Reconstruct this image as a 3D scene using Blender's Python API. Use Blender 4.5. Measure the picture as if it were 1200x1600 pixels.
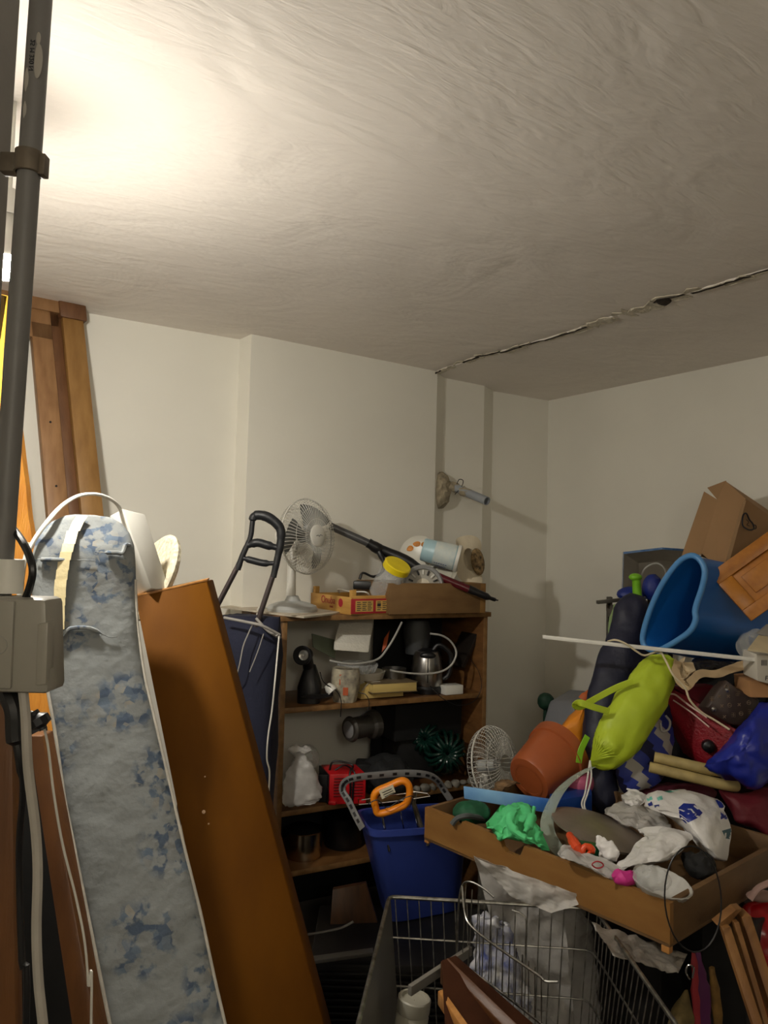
import bpy, bmesh, math, random
from mathutils import Vector, Matrix, noise
V = Vector
PI = math.pi
random.seed(7)
for o in list(bpy.data.objects): bpy.data.objects.remove(o)
scene = bpy.context.scene
COL = scene.collection

# ------------------------------------------------------------------ camera
F = 1180.0                      # focal length in pixels of a 1200 px wide frame
CAMZ = 1.5
YAW = math.radians(34.0)        # camera heading, clockwise from +Y (the room is axis aligned)
PITCH = math.radians(3.0)
ROLL = 0.025
RZ = Matrix.Rotation(-YAW, 3, 'Z')
# plan frame: x to the viewer's right, y away, z up (z = 0 floor); RZ turns it into the room's axes
_fw = V((0, math.cos(PITCH), math.sin(PITCH)))
_r0 = V((1, 0, 0)); _u0 = _r0.cross(_fw).normalized()
_r = _r0 * math.cos(ROLL) + _u0 * math.sin(ROLL)
_u = _r.cross(_fw).normalized()
cam_d = bpy.data.cameras.new('camera')
cam = bpy.data.objects.new('camera', cam_d); COL.objects.link(cam)
cam_d.sensor_fit = 'HORIZONTAL'; cam_d.sensor_width = 36.0; cam_d.lens = F / 1200 * 36
cam_d.clip_start = 0.02
rr, uu, ff = RZ @ _r, RZ @ _u, RZ @ _fw
cam.matrix_world = Matrix(((rr.x, uu.x, -ff.x, 0), (rr.y, uu.y, -ff.y, 0), (rr.z, uu.z, -ff.z, CAMZ), (0, 0, 0, 1)))
scene.camera = cam

# ------------------------------------------------------------------ world, lamp power, exposure
w = bpy.data.worlds.new('world'); scene.world = w; w.use_nodes = True
w.node_tree.nodes['Background'].inputs[0].default_value = (0.02, 0.02, 0.022, 1)
w.node_tree.nodes['Background'].inputs[1].default_value = 0.3
scene.view_settings.view_transform = 'Standard'
scene.view_settings.look = 'None'
scene.view_settings.exposure = 0.42
scene.view_settings.gamma = 1.0
scene.view_settings.use_curve_mapping = False
LAMP_STRENGTH = 900.0
LAMP_COLOR = (1.0, 0.95, 0.85)
# soft fill light added unseen behind the viewer to brighten the far side
al = bpy.data.lights.new('fill_light', 'POINT'); al.shadow_soft_size = 0.14; al.energy = 15; al.color = (1.0, 0.93, 0.80)
alo = bpy.data.objects.new('fill_light', al); COL.objects.link(alo)
alo.location = RZ @ V((0.5, -1.4, 2.1))

def ray(px, py):
    return (_fw * F + _r * (px - 600) + _u * (800 - py))
def P(px, py, d):                 # plan point seen at a pixel, at horizontal distance d
    q = ray(px, py); q = q * (d / q.y)
    return V((q.x, q.y, q.z + CAMZ))
def Z(px, py, z):                 # plan point seen at a pixel, at height z
    q = ray(px, py); q = q * ((z - CAMZ) / q.z)
    return V((q.x, q.y, z))

# ------------------------------------------------------------------ materials
def lin(c):
    return tuple(((x / 255) / 12.92 if x / 255 <= 0.04045 else ((x / 255 + 0.055) / 1.055) ** 2.4) for x in c)
MATS = {}
def mat(name, rgb, rough=0.5, metal=0.0, var=0.12, vs=6.0, bump=0.0, bs=40.0, alpha=1.0, rot=None, stretch=(1, 1, 1),
        rgb2=None, coat=0.0, trans=0.0, emit=None, sheen=0.0, sub=0.0, spec=0.5):
    if name in MATS: return MATS[name]
    m = bpy.data.materials.new(name); m.use_nodes = True; nt = m.node_tree; N = nt.nodes; L = nt.links
    b = N['Principled BSDF']; c = lin(rgb)
    tc = N.new('ShaderNodeTexCoord'); mp = N.new('ShaderNodeMapping')
    L.new(tc.outputs['Object'], mp.inputs[0]); mp.inputs['Scale'].default_value = stretch
    if rot: mp.inputs['Rotation'].default_value = rot
    nz = N.new('ShaderNodeTexNoise'); nz.inputs['Scale'].default_value = vs; nz.inputs['Detail'].default_value = 5
    L.new(mp.outputs[0], nz.inputs['Vector'])
    rp = N.new('ShaderNodeValToRGB'); L.new(nz.outputs[0], rp.inputs[0])
    c2 = lin(rgb2) if rgb2 else tuple(max(0, x * (1 - 2 * var)) for x in c)
    c1 = c if rgb2 else tuple(min(1, x * (1 + var)) for x in c)
    rp.color_ramp.elements[0].position = 0.3; rp.color_ramp.elements[1].position = 0.68
    rp.color_ramp.elements[0].color = (*c2, 1); rp.color_ramp.elements[1].color = (*c1, 1)
    L.new(rp.outputs[0], b.inputs['Base Color'])
    b.inputs['Roughness'].default_value = rough; b.inputs['Metallic'].default_value = metal
    b.inputs['Alpha'].default_value = alpha
    b.inputs['Coat Weight'].default_value = coat; b.inputs['Transmission Weight'].default_value = trans
    b.inputs['Sheen Weight'].default_value = sheen
    b.inputs['Specular IOR Level'].default_value = spec
    if sub: b.inputs['Subsurface Weight'].default_value = sub
    if bump:
        n2 = N.new('ShaderNodeTexNoise'); n2.inputs['Scale'].default_value = bs; n2.inputs['Detail'].default_value = 6
        L.new(mp.outputs[0], n2.inputs['Vector'])
        bp = N.new('ShaderNodeBump'); bp.inputs['Strength'].default_value = bump; bp.inputs['Distance'].default_value = 0.01
        L.new(n2.outputs[0], bp.inputs['Height']); L.new(bp.outputs[0], b.inputs['Normal'])
    if emit:
        b.inputs['Emission Color'].default_value = (*emit[0], 1); b.inputs['Emission Strength'].default_value = emit[1]
    MATS[name] = m
    return m
def wood(name, rgb, rgb2, stretch=(14, 14, 1.2), rough=0.45, vs=3, bump=0.08, rot=None):
    return mat(name, rgb, rough, 0, 0.1, vs, bump, 30, rgb2=rgb2, stretch=stretch, rot=rot)

# ------------------------------------------------------------------ mesh tools (plan coordinates)
def catmull(pts, k=6, closed=False):
    pts = [V(p) for p in pts]; n = len(pts); out = []
    if n < 3: return pts
    segs = n if closed else n - 1
    for i in range(segs):
        p0 = pts[(i - 1) % n] if closed or i > 0 else pts[0] * 2 - pts[1]
        p1, p2 = pts[i], pts[(i + 1) % n]
        p3 = pts[(i + 2) % n] if closed or i + 2 < n else pts[-1] * 2 - pts[-2]
        for j in range(k):
            t = j / k
            out.append(0.5 * ((2 * p1) + (p2 - p0) * t + (2 * p0 - 5 * p1 + 4 * p2 - p3) * t * t + (3 * p1 - p0 - 3 * p2 + p3) * t ** 3))
    if not closed: out.append(pts[-1])
    return out
def basis(d, up=V((0, 0, 1))):
    d = V(d).normalized()
    if abs(d.dot(up)) > 0.98: up = V((0, 1, 0)) if abs(d.y) < 0.9 else V((1, 0, 0))
    a = d.cross(up).normalized(); b = a.cross(d).normalized()
    return d, a, b
class B:
    def __init__(s): s.bm = bmesh.new(); s.mi = 0
    def face(s, vs):
        try:
            f = s.bm.faces.new(vs); f.material_index = s.mi; return f
        except ValueError: return None
    def hexa(s, p, bev=0.0):
        """p: 8 points, 0-3 one face in order, 4-7 the opposite one"""
        t = bmesh.new(); v = [t.verts.new(q) for q in p]
        for f in ((0, 1, 2, 3), (7, 6, 5, 4), (0, 4, 5, 1), (1, 5, 6, 2), (2, 6, 7, 3), (3, 7, 4, 0)): t.faces.new([v[i] for i in f])
        if bev: bmesh.ops.bevel(t, geom=t.edges[:] + t.verts[:], offset=bev, segments=2, affect='EDGES', profile=0.5)
        s.merge(t); return s
    def merge(s, t):
        t.verts.index_update(); m = [s.bm.verts.new(v.co) for v in t.verts]
        for f in t.faces:
            s.face([m[v.index] for v in f.verts])
        t.free()
    def slab(s, q, ext, bev=0.0):
        q = [V(x) for x in q]; e = V(ext)
        return s.hexa(q + [x + e for x in q], bev)
    def box(s, o, ax, ay, az, bev=0.0):
        o, ax, ay, az = V(o), V(ax), V(ay), V(az)
        return s.hexa([o, o + ax, o + ax + ay, o + ay, o + az, o + ax + az, o + ax + ay + az, o + ay + az], bev)
    def beam(s, p0, p1, wv, hv, bev=0.0):
        """a bar from p0 to p1 with full width vector wv and height vector hv, centred"""
        p0, p1, wv, hv = V(p0), V(p1), V(wv) / 2, V(hv) / 2
        return s.hexa([p0 - wv - hv, p0 + wv - hv, p0 + wv + hv, p0 - wv + hv, p1 - wv - hv, p1 + wv - hv, p1 + wv + hv, p1 - wv + hv], bev)
    def loft(s, rings, n=20, pw=2.0, caps=True, closed=False):
        """rings: (centre, half axis a, half axis b)"""
        R = []
        for c, a, b in rings:
            c, a, b = V(c), V(a), V(b); r = []
            for k in range(n):
                t = 2 * PI * k / n; ct, st = math.cos(t), math.sin(t)
                r.append(s.bm.verts.new(c + a * (math.copysign(abs(ct) ** (2 / pw), ct)) + b * (math.copysign(abs(st) ** (2 / pw), st))))
            R.append(r)
        m = len(R)
        for i in range(m if closed else m - 1):
            A, C = R[i], R[(i + 1) % m]
            for k in range(n): s.face([A[k], A[(k + 1) % n], C[(k + 1) % n], C[k]])
        if caps and not closed:
            s.face(R[0][::-1]); s.face(R[-1])
        return s
    def tube(s, pts, r, n=8, smooth=0, closed=False, caps=True, flat=1.0):
        pts = catmull(pts, smooth, closed) if smooth else [V(p) for p in pts]
        m = len(pts); rings = []; up = None
        for i, p in enumerate(pts):
            a = pts[(i - 1) % m] if closed or i > 0 else p
            c = pts[(i + 1) % m] if closed or i < m - 1 else p
            d = (c - a).normalized()
            if up is None: _, x, y = basis(d)
            else:
                x = d.cross(up); x = x.normalized() if x.length > 1e-6 else basis(d)[1]; y = x.cross(d).normalized()
            up = y
            rad = r if not isinstance(r, (list, tuple)) else r[0] + (r[-1] - r[0]) * i / max(1, m - 1) if len(r) == 2 else r[min(len(r) - 1, int(i * (len(r) - 1) / max(1, m - 1) + .5))]
            rings.append((p, x * rad, y * rad * flat))
        return s.loft(rings, n, caps=caps, closed=closed)
    def lathe(s, o, ax, prof, n=28, caps=False, sq=None):
        d, a, b = basis(ax); o = V(o)
        if sq: a, b = V(sq[0]).normalized(), V(sq[1]).normalized()
        return s.loft([(o + d * h, a * r, b * r) for r, h in prof], n, caps=caps)
    def skin(s, R, caps=(True, True)):
        R = [[s.bm.verts.new(V(p)) for p in r] for r in R]; n = len(R[0])
        for A, C_ in zip(R, R[1:]):
            for k in range(n): s.face([A[k], A[(k + 1) % n], C_[(k + 1) % n], C_[k]])
        if caps[0]: s.face(R[0][::-1])
        if caps[1]: s.face(R[-1])
        return s
    def roll(s, rows, thick=.8, n=28, pw=2.0, k=4):
        """a soft roll: rows of (px, py, half width in px, distance)"""
        pts = [P(r[0], r[1], r[3]) for r in rows]; wds = [r[2] / F * r[3] for r in rows]
        q = catmull([V((p.x, p.y, p.z)) for p in pts], k); ww = [v.x for v in catmull([V((a, 0, 0)) for a in wds], k)]
        rings = []
        for i, p in enumerate(q):
            t = (q[min(i + 1, len(q) - 1)] - q[max(i - 1, 0)]).normalized()
            a = t.cross(V((0, 1, 0))); a = a.normalized(); c = a.cross(t).normalized(); r = max(.0008, ww[i])
            rings.append((p, a * r, c * r * thick))
        return s.loft(rings, n, pw)
    def poly(s, pts, ext):
        """polygon outline (3d points) extruded by ext"""
        e = V(ext); a = [s.bm.verts.new(V(p)) for p in pts]; c = [s.bm.verts.new(V(p) + e) for p in pts]; n = len(a)
        s.face(a[::-1]); s.face(c)
        for i in range(n): s.face([a[i], a[(i + 1) % n], c[(i + 1) % n], c[i]])
        return s
    def ball(s, c, ra, rb, rc, sub=4):
        t = bmesh.new(); bmesh.ops.create_icosphere(t, subdivisions=sub, radius=1)
        c, ra, rb, rc = V(c), V(ra), V(rb), V(rc)
        for v in t.verts: v.co = c + ra * v.co.x + rb * v.co.y + rc * v.co.z
        s.merge(t); return s
    def grid(s, o, ax, ay, nx, ny, fn=None):
        o, ax, ay = V(o), V(ax), V(ay); g = []
        for j in range(ny + 1):
            row = []
            for i in range(nx + 1):
                u, v = i / nx, j / ny; p = o + ax * u + ay * v
                if fn: p = fn(u, v, p)
                row.append(s.bm.verts.new(p))
            g.append(row)
        for j in range(ny):
            for i in range(nx): s.face([g[j][i], g[j][i + 1], g[j + 1][i + 1], g[j + 1][i]])
        return s
    def crumple(s, amp, freq, seed=0, ridge=True, octv=3, thr=None):
        s.bm.normal_update(); off = V((seed * 7.3, seed * 3.1, seed * 5.7)); mv = []
        for v in s.bm.verts:
            if thr and not thr(v.co): mv.append(0); continue
            t, a, f = 0, 1, freq
            for _ in range(octv):
                q = noise.noise(v.co * f + off)
                t += a * ((1 - 2.2 * abs(q)) if ridge else q); a *= 0.5; f *= 2.03
            mv.append(t * amp)
        for v, d in zip(s.bm.verts, mv): v.co = v.co + v.normal * d
        return s
LOC = {}
def tag(o, label=None, cat=None, group=None, kind=None):
    if label: o['label'] = label
    if cat: o['category'] = cat
    if group: o['group'] = group
    if kind: o['kind'] = kind
    return o
def thing(name, label, cat, loc, group=None):
    o = bpy.data.objects.new(name, None); COL.objects.link(o)
    LOC[o.name] = V(loc); o.location = RZ @ V(loc); o.empty_display_size = 0.05
    return tag(o, label, cat, group)
def obj(name, b, m, parent=None, label=None, cat=None, group=None, kind=None, smooth=35, loc=None):
    bm = b.bm
    bmesh.ops.remove_doubles(bm, verts=bm.verts[:], dist=1e-6)
    bmesh.ops.recalc_face_normals(bm, faces=bm.faces[:])
    if parent is not None: L0 = LOC[parent.name]
    elif loc is not None: L0 = V(loc)
    else:
        lo = [min(v.co[i] for v in bm.verts) for i in range(3)]; hi = [max(v.co[i] for v in bm.verts) for i in range(3)]
        L0 = V(((lo[0] + hi[0]) / 2, (lo[1] + hi[1]) / 2, lo[2]))
    for v in bm.verts: v.co = RZ @ (v.co - L0)
    me = bpy.data.meshes.new(name); bm.to_mesh(me); bm.free()
    for x in (m if isinstance(m, (list, tuple)) else [m]): me.materials.append(x)
    o = bpy.data.objects.new(name, me); COL.objects.link(o)
    if smooth:
        for p in me.polygons: p.use_smooth = True
        me.set_sharp_from_angle(angle=math.radians(smooth))
    if parent is not None: o.parent = parent
    else: o.location = RZ @ L0
    LOC[o.name] = L0
    return tag(o, label, cat, group, kind)
def text(name, body, o, xdir, ydir, size, m, parent, ext=0.0004, align='LEFT'):
    """flat lettering lying on a surface: baseline start o, along xdir, up ydir"""
    c = bpy.data.curves.new(name, 'FONT'); c.body = body; c.size = size; c.extrude = ext; c.align_x = align
    c.materials.append(m); t0 = bpy.data.objects.new(name, c); COL.objects.link(t0)
    me = bpy.data.meshes.new_from_object(t0); bpy.data.objects.remove(t0)
    t = bpy.data.objects.new(name, me); COL.objects.link(t); t.parent = parent
    x = (RZ @ V(xdir)).normalized(); y = RZ @ V(ydir); y = (y - x * y.dot(x)).normalized(); z = x.cross(y)
    q = RZ @ (V(o) - LOC[parent.name])
    t.matrix_local = Matrix(((x.x, y.x, z.x, q.x), (x.y, y.y, z.y, q.y), (x.z, y.z, z.z, q.z), (0, 0, 0, 1)))
    return t
def hull(px, d):                   # pixel outline at one distance -> plan points
    return [P(x, y, d) for x, y in px]
X, Y, UP = V((1, 0, 0)), V((0, 1, 0)), V((0, 0, 1))
#@@BODY
# ------------------------------------------------------------------ shared materials
wall_m = mat('wall_paint', (238, 235, 224), 0.75, 0, 0.03, 1.5, 0.12, 14)
white_pl = mat('white_plastic', (222, 220, 212), 0.35, 0, 0.04, 9)
grey_pl = mat('grey_plastic', (140, 140, 140), 0.45, 0, 0.08, 8)
dark_pl = mat('black_plastic', (22, 22, 25), 0.4, 0, 0.2, 20)
black = mat('black_matte', (10, 10, 11), 0.8, 0, 0.3, 12, 0.1)
steel = mat('brushed_steel', (170, 168, 165), 0.28, 1.0, 0.15, 12)
chrome = mat('chrome', (215, 215, 215), 0.1, 1.0, 0.05, 5)
wire_m = mat('zinc_wire', (150, 148, 142), 0.35, 1.0, 0.3, 40)
shelf_w = wood('shelf_chipwood', (122, 84, 46), (92, 60, 31), (3, 3, 14))
shelf_e = wood('shelf_edge', (140, 104, 62), (110, 78, 42), (10, 10, 10))
pine = wood('pine', (196, 140, 76), (160, 106, 52), (16, 16, 1.5))
clear = mat('clear_plastic', (225, 228, 228), 0.12, 0, 0.05, 12, 0.3, 60, alpha=0.32)
bag_clear = mat('cloudy_plastic_bag', (215, 212, 208), 0.25, 0, 0.1, 18, 0.35, 45, alpha=0.55)
bag_white = mat('white_plastic_bag', (226, 224, 222), 0.38, 0, 0.05, 10, 0.3, 40)
ink = mat('dark_print', (38, 38, 46), 0.6, 0, 0.1)
ink_red = mat('red_print', (165, 30, 45), 0.6, 0, 0.1)
ink_blue = mat('blue_print', (35, 60, 140), 0.6, 0, 0.1)
cream = mat('cream_cord', (214, 200, 168), 0.6, 0, 0.1, 20)

# ceiling plaster: long trowel and brush strokes in the relief
def ceiling_mat():
    m = mat('ceiling_plaster', (238, 230, 221), 0.8, 0, 0.035, 1.2)
    nt = m.node_tree; N = nt.nodes; L = nt.links; b = N['Principled BSDF']; tc = [n for n in N if n.type == 'TEX_COORD'][0]
    prev = None; tot = None
    for sc, st, rz, wt in ((6, (1, 3.6, 1), 0.45, .8), (17, (1, 4, 1), 0.7, 0.22), (2.4, (1, 1.4, 1), 0.3, 2.2)):
        mp = N.new('ShaderNodeMapping'); mp.inputs['Scale'].default_value = st; mp.inputs['Rotation'].default_value = (0, 0, rz)
        nz = N.new('ShaderNodeTexNoise'); nz.inputs['Scale'].default_value = sc; nz.inputs['Detail'].default_value = 4; nz.inputs['Distortion'].default_value = 1.1
        mr = N.new('ShaderNodeMath'); mr.operation = 'MULTIPLY'; mr.inputs[1].default_value = wt
        L.new(tc.outputs['Object'], mp.inputs[0]); L.new(mp.outputs[0], nz.inputs['Vector']); L.new(nz.outputs[0], mr.inputs[0])
        if tot is None: tot = mr
        else:
            ad = N.new('ShaderNodeMath'); ad.operation = 'ADD'; L.new(tot.outputs[0], ad.inputs[0]); L.new(mr.outputs[0], ad.inputs[1]); tot = ad
    bp = N.new('ShaderNodeBump'); bp.inputs['Strength'].default_value = 0.42; bp.inputs['Distance'].default_value = 0.012
    L.new(tot.outputs[0], bp.inputs['Height']); L.new(bp.outputs[0], b.inputs['Normal'])
    return m
ceil_m = ceiling_mat()

# ------------------------------------------------------------------ room shell
CZ = 2.40
def C(px, py): return Z(px, py, CZ)
inv = RZ.transposed()
u_dir = inv @ V((1, 0, 0)); v_dir = inv @ V((0, -1, 0))      # along the back wall to the right; along the right wall toward the viewer
cn = [C(125, 487), C(374.5, 530.5), C(393, 522), C(683.5, 580.3), C(694.5, 588.7), C(757, 601), C(770.5, 609.5), C(857, 624.5)]
corner = cn[-1]
left_far = cn[0] + (cn[0] - cn[1]).normalized() * 1.7
rw = (C(1200, 553.4) - corner).normalized()
right_near = corner + rw * 5.4
left_near = left_far + rw * 4.6
def flat(p, z): return V((p.x, p.y, z))
def wall(name, pts, out):
    b = B()
    for p, q in zip(pts, pts[1:]):
        b.hexa([flat(p, 0), flat(q, 0), flat(q, CZ), flat(p, CZ), flat(p, 0) + out, flat(q, 0) + out, flat(q, CZ) + out, flat(p, CZ) + out])
    return obj(name, b, wall_m, kind='structure', smooth=0)
wall_back = wall('wall_back', [left_far] + cn, -v_dir * 0.12)
wall('wall_right', [corner, right_near], u_dir * 0.12)
wall('wall_far_left', [left_near, left_far], -u_dir * 0.12)
wall('wall_front', [right_near, left_near], v_dir * 0.12)
b = B()
b.poly([flat(p, 0) for p in (left_far - v_dir * .3, corner + u_dir * .2 - v_dir * .3, right_near + u_dir * .2 + v_dir * .2, left_near + v_dir * .2 - u_dir * .1)], -UP * 0.1)
obj('floor', b, mat('concrete_floor', (92, 86, 80), 0.8, 0, 0.15, 3, 0.2, 20), kind='structure', smooth=0)
# ceiling in two levels that meet at the torn plaster line
crk = [(683.5, 580.3), (715, 566), (745, 556), (790, 545), (835, 532), (868, 524), (905, 511), (938, 500), (975, 488), (1008, 478), (1032, 466), (1060, 460), (1098, 451), (1140, 437), (1200, 420)]
crp = [C(*p) for p in crk]
cd = (crp[-1] - crp[3]).normalized()
# carry the line on past the frame, to the front wall
crp.append(crp[-1] + cd * 3.2)
fine = []
for p, q in zip(crp, crp[1:]):
    n_ = max(2, int((q - p).length / 0.022))
    for i in range(n_):
        c = p.lerp(q, i / n_); nn = noise.noise(c * 9) * .012 + noise.noise(c * 30) * .008
        fine.append(c + V((cd.y, -cd.x, 0)) * nn)
fine.append(crp[-1])
perp = V((cd.y, -cd.x, 0))
def strip(name, line, offs, m):
    b = B()
    for p, q in zip(line, line[1:]):
        r = [offs(p), offs(q)]
        for (a0, a1), (c0, c1) in ((r[0], r[1]),):
            pass
    return b
ceiling = None
b = B()
far = u_dir * 3.0 + rw * 0
top = 0.12
def band(b, line, ext_fn, z):
    for p, q in zip(line, line[1:]):
        a, c = V((p.x, p.y, z)), V((q.x, q.y, z)); e, f = ext_fn(p, z), ext_fn(q, z)
        b.hexa([a, c, f, e, a + UP * top, c + UP * top, f + UP * top, e + UP * top])
start = fine[0] - rw * 0.3
lineL = [start] + fine
def to_left(p, z):
    t = (p - left_far).dot(u_dir)
    q = p - u_dir * (t + .1); return V((q.x, q.y, z))
def to_right(p, z):
    t = (corner - p).dot(u_dir)
    q = p + u_dir * (t + .1); return V((q.x, q.y, z))
band(b, lineL, to_left, CZ)
ceiling = obj('ceiling', b, ceil_m, kind='structure', smooth=0)
b = B(); band(b, lineL, to_right, CZ - 0.006)
obj('ceiling', b, ceil_m, kind='structure', smooth=0)
# torn plaster flakes and the open crack, pieces of the ceiling
random.seed(3)
plaster = mat('torn_plaster', (214, 205, 186), 0.9, 0, 0.15, 40, 0.6, 120)
gapm = mat('crack_dark', (52, 42, 34), 0.95, 0, 0.3, 60)
vis = fine[:int(len(fine) * 0.62)]
b = B(); gb = B()
i = 0
while i < len(vis) - 3:
    n_ = random.randint(2, 5); seg = vis[i:i + n_ + 1]
    wd = random.uniform(.012, .040) * (1.7 if 30 < i < 60 else 1)
    lo_, dz = random.uniform(-.006, .006), random.uniform(.004, .012)
    pts = [s_ + perp * (lo_ - wd * random.uniform(.4, 1)) for s_ in seg] + [s_ + perp * (lo_ + wd * random.uniform(.1, .8)) for s_ in reversed(seg)]
    pts = [V((q.x, q.y, CZ - dz + random.uniform(-.003, .003))) for q in pts]
    b.poly(pts, UP * .004)
    if random.random() < .6:
        g = [s_ + perp * .004 for s_ in seg] + [s_ + perp * random.uniform(.008, .019) for s_ in reversed(seg)]
        gb.poly([V((q.x, q.y, CZ - dz - .003)) for q in g], UP * .002)
    i += n_ - random.randint(0, 1)
obj('plaster_flakes', b, plaster, ceiling, kind='stuff', smooth=0)
obj('crack_gap', gb, gapm, ceiling, kind='stuff', smooth=0)
q = P(1038, 468, Z(1038, 468, CZ).y - .0)
b = B(); b.ball(q - UP * .006, X * .022, Y * .03, UP * .008, 2); b.crumple(.004, 60, 2); obj('crack_hole', b, gapm, ceiling)

# mortar patch and cut pipe in the back wall
b = B()
pc = V((cn[3].x, cn[3].y, 0)) ; pcz = P(690, 765, cn[3].y).z
n_out = v_dir
b.ball(V((cn[3].x + .03, cn[3].y + .07, pcz + .005)), X * .045, Y * .05, UP * .085, 4)
b.crumple(.009, 22, 5)
obj('mortar_patch', b, mat('mortar', (168, 156, 132), 0.95, 0, 0.2, 30, 0.8, 60), wall_back)
pb = P(700, 757, cn[4].y - .02); pt = P(761, 783, 3.60)
root = thing('drain_pipe', 'grey cut plastic pipe stub sticking out of the white back wall', 'pipe', pb)
b = B(); d_ = (pt - pb).normalized()
prof = [(.021, 0), (.021, (pt - pb).length), (.017, (pt - pb).length), (.017, .03)]
b.lathe(pb - d_ * .06, d_, [(r, h + .06) for r, h in prof], 24)
obj('pipe_tube', b, mat('pvc_grey', (150, 155, 162), 0.4, 0, 0.05), root)
b = B()
for t, rr_ in ((.15, .03), (.40, .027), (.5, .026)):
    c = pb.lerp(pt, t); b.lathe(c, d_, [(rr_ - .008, -.03), (rr_, -.01), (rr_, .02), (rr_ - .007, .04)], 16)
b.crumple(.006, 40, 4); obj('mortar_collar', b, MATS['mortar'], root)
b = B(); c = pb.lerp(pt, .28)
b.tube([c + V((-.01, 0, .02)), c + V((.0, -.02, .045)), c + V((.02, -.02, .04)), c + V((.012, -.025, .01)), c + V((-.02, -.03, -.03))], .002, 6, 5)
obj('twisted_wire', b, black, root)

# ------------------------------------------------------------------ lamp behind the pipes
LX = P(10, 412, 1.50)
root = thing('ceiling_bulb', 'bright bare bulb glowing in the gap between wall edge and grey conduit', 'lamp', V((LX.x, LX.y, LX.z)))
b = B(); b.lathe(LX, -UP, [(.001, .034), (.009, .0328), (.017, .0294), (.024, .024), (.0294, .017), (.0328, .009), (.034, 0), (.0325, -.008)], 24, caps=False)
obj('glass_globe', b, mat('glow', (255, 240, 220), .5, 0, 0, emit=(LAMP_COLOR, LAMP_STRENGTH)), root)
b = B(); b.lathe(LX, UP, [(.0322, .008), (.028, .03), (.020, .065), (.014, .075), (.014, .10), (.02, .10), (.02, .15), (.004, .155)], 24, caps=True)
obj('bulb_socket', b, white_pl, root)
b = B(); b.tube([LX + UP * .15, V((LX.x, LX.y, CZ))], .004, 8); obj('cord', b, white_pl, root)

# ------------------------------------------------------------------ wall edge, conduit and junction box close to the viewer
wd = 1.03
e0, e1 = P(33, 0, wd), P(6, 430, wd)
ed = (e1 - e0) / (e1.z - e0.z)
et, eb = e0 + ed * (CZ - e0.z), e0 + ed * (0 - e0.z)
eb.y = et.y = wd
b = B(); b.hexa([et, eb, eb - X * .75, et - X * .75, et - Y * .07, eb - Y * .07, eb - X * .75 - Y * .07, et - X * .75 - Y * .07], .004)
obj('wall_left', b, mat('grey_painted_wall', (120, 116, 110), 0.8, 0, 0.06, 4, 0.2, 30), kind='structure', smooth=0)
cdz = .90
c0, c1 = P(64, 0, cdz), P(-3, 960, cdz)
cdir = (c1 - c0) / (c1.z - c0.z)
ctop = c0 + cdir * (CZ - c0.z); jz = P(40, 1005, cdz).z
cbot = c0 + cdir * (jz + .045 - c0.z)
cond_m = mat('conduit_grey', (112, 110, 108), 0.5, 0, 0.05, 6)
conduit = thing('conduit', 'grey plastic conduit pipe running down from the ceiling to the junction box', 'pipe', cbot)
b = B(); b.tube([ctop, cbot], .0132, 24); obj('conduit_tube', b, cond_m, conduit)
b = B(); k = P(13, 900, cdz); b.tube([k + cdir * .02, k - cdir * .02 + V((0, 0, 0))], .017, 20); obj('conduit_collar', b, white_pl, conduit)
b = B(); k = P(45, 255, cdz); dn = -cdir.normalized()
b.lathe(k - dn * .014, dn, [(.0145, 0), (.0165, .001), (.0165, .027), (.0145, .028)], 20)
b.box(k - dn * .012 - X * .034 + Y * -.004, X * .02, Y * .016, dn * .024, .001)
b.box(k - dn * .010 + X * .014 + Y * -.006, X * .008, Y * .014, dn * .026, .001)
obj('pipe_clamp', b, mat('clamp_metal', (105, 95, 82), 0.6, 0.3, 0.2, 30), conduit)
# worn patches and printing on the conduit
b = B()
for (px, py, a, h) in ((59, 95, .006, .022), (44, 125, .005, .018), (60, 60, .003, .008), (41, 172, .004, .014)):
    k = P(px, py, cdz - .0118); b.ball(k, X * a, Y * .0012, UP * h, 3)
obj('paint_splash', b, mat('paint_smear', (165, 160, 152), 0.6, 0, 0.05), conduit)
k = P(55, 62, cdz - .0135)
text('printed_text', '25 M 320 N', k, (-cdir), X * -1, .008, ink, conduit)
# junction box
jb = thing('junction_box', 'off-white plastic junction box at the foot of the grey conduit', 'box', P(30, 1080, .88))
d = .855
q = [P(-60, 932, d), P(72, 934, d), P(76, 1074, d), P(-55, 1082, d)]
q[2].z = q[3].z; q[1].z = q[0].z
b = B(); b.slab(q, Y * .05, .007); box_m = mat('box_plastic', (150, 146, 136), .4, 0, .04, 9); jbox = obj('box_body', b, box_m, jb)
q2 = [P(-60, 937, d - .004), P(22, 939, d - .004), P(16, 1077, d - .004), P(-60, 1077, d - .004)]
b = B(); b.slab(q2, Y * .010, .0025); obj('box_cover', b, box_m, jb)
q2 = [P(58, 975, d - .003), P(75, 972, d - .003), P(72, 1070, d - .003), P(54, 1072, d - .003)]
b = B(); b.slab(q2, Y * .02, .002); obj('latch', b, box_m, jb)
b = B(); k = P(-3, 1008, d - .004); b.tube([k + V((math.cos(t) * .010, 0, math.sin(t) * .010)) for t in [i * PI / 12 for i in range(24)]], .0007, 6, closed=True)
obj('knockout_ring', b, mat('shade_line', (150, 148, 142), .6), jb)
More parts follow.
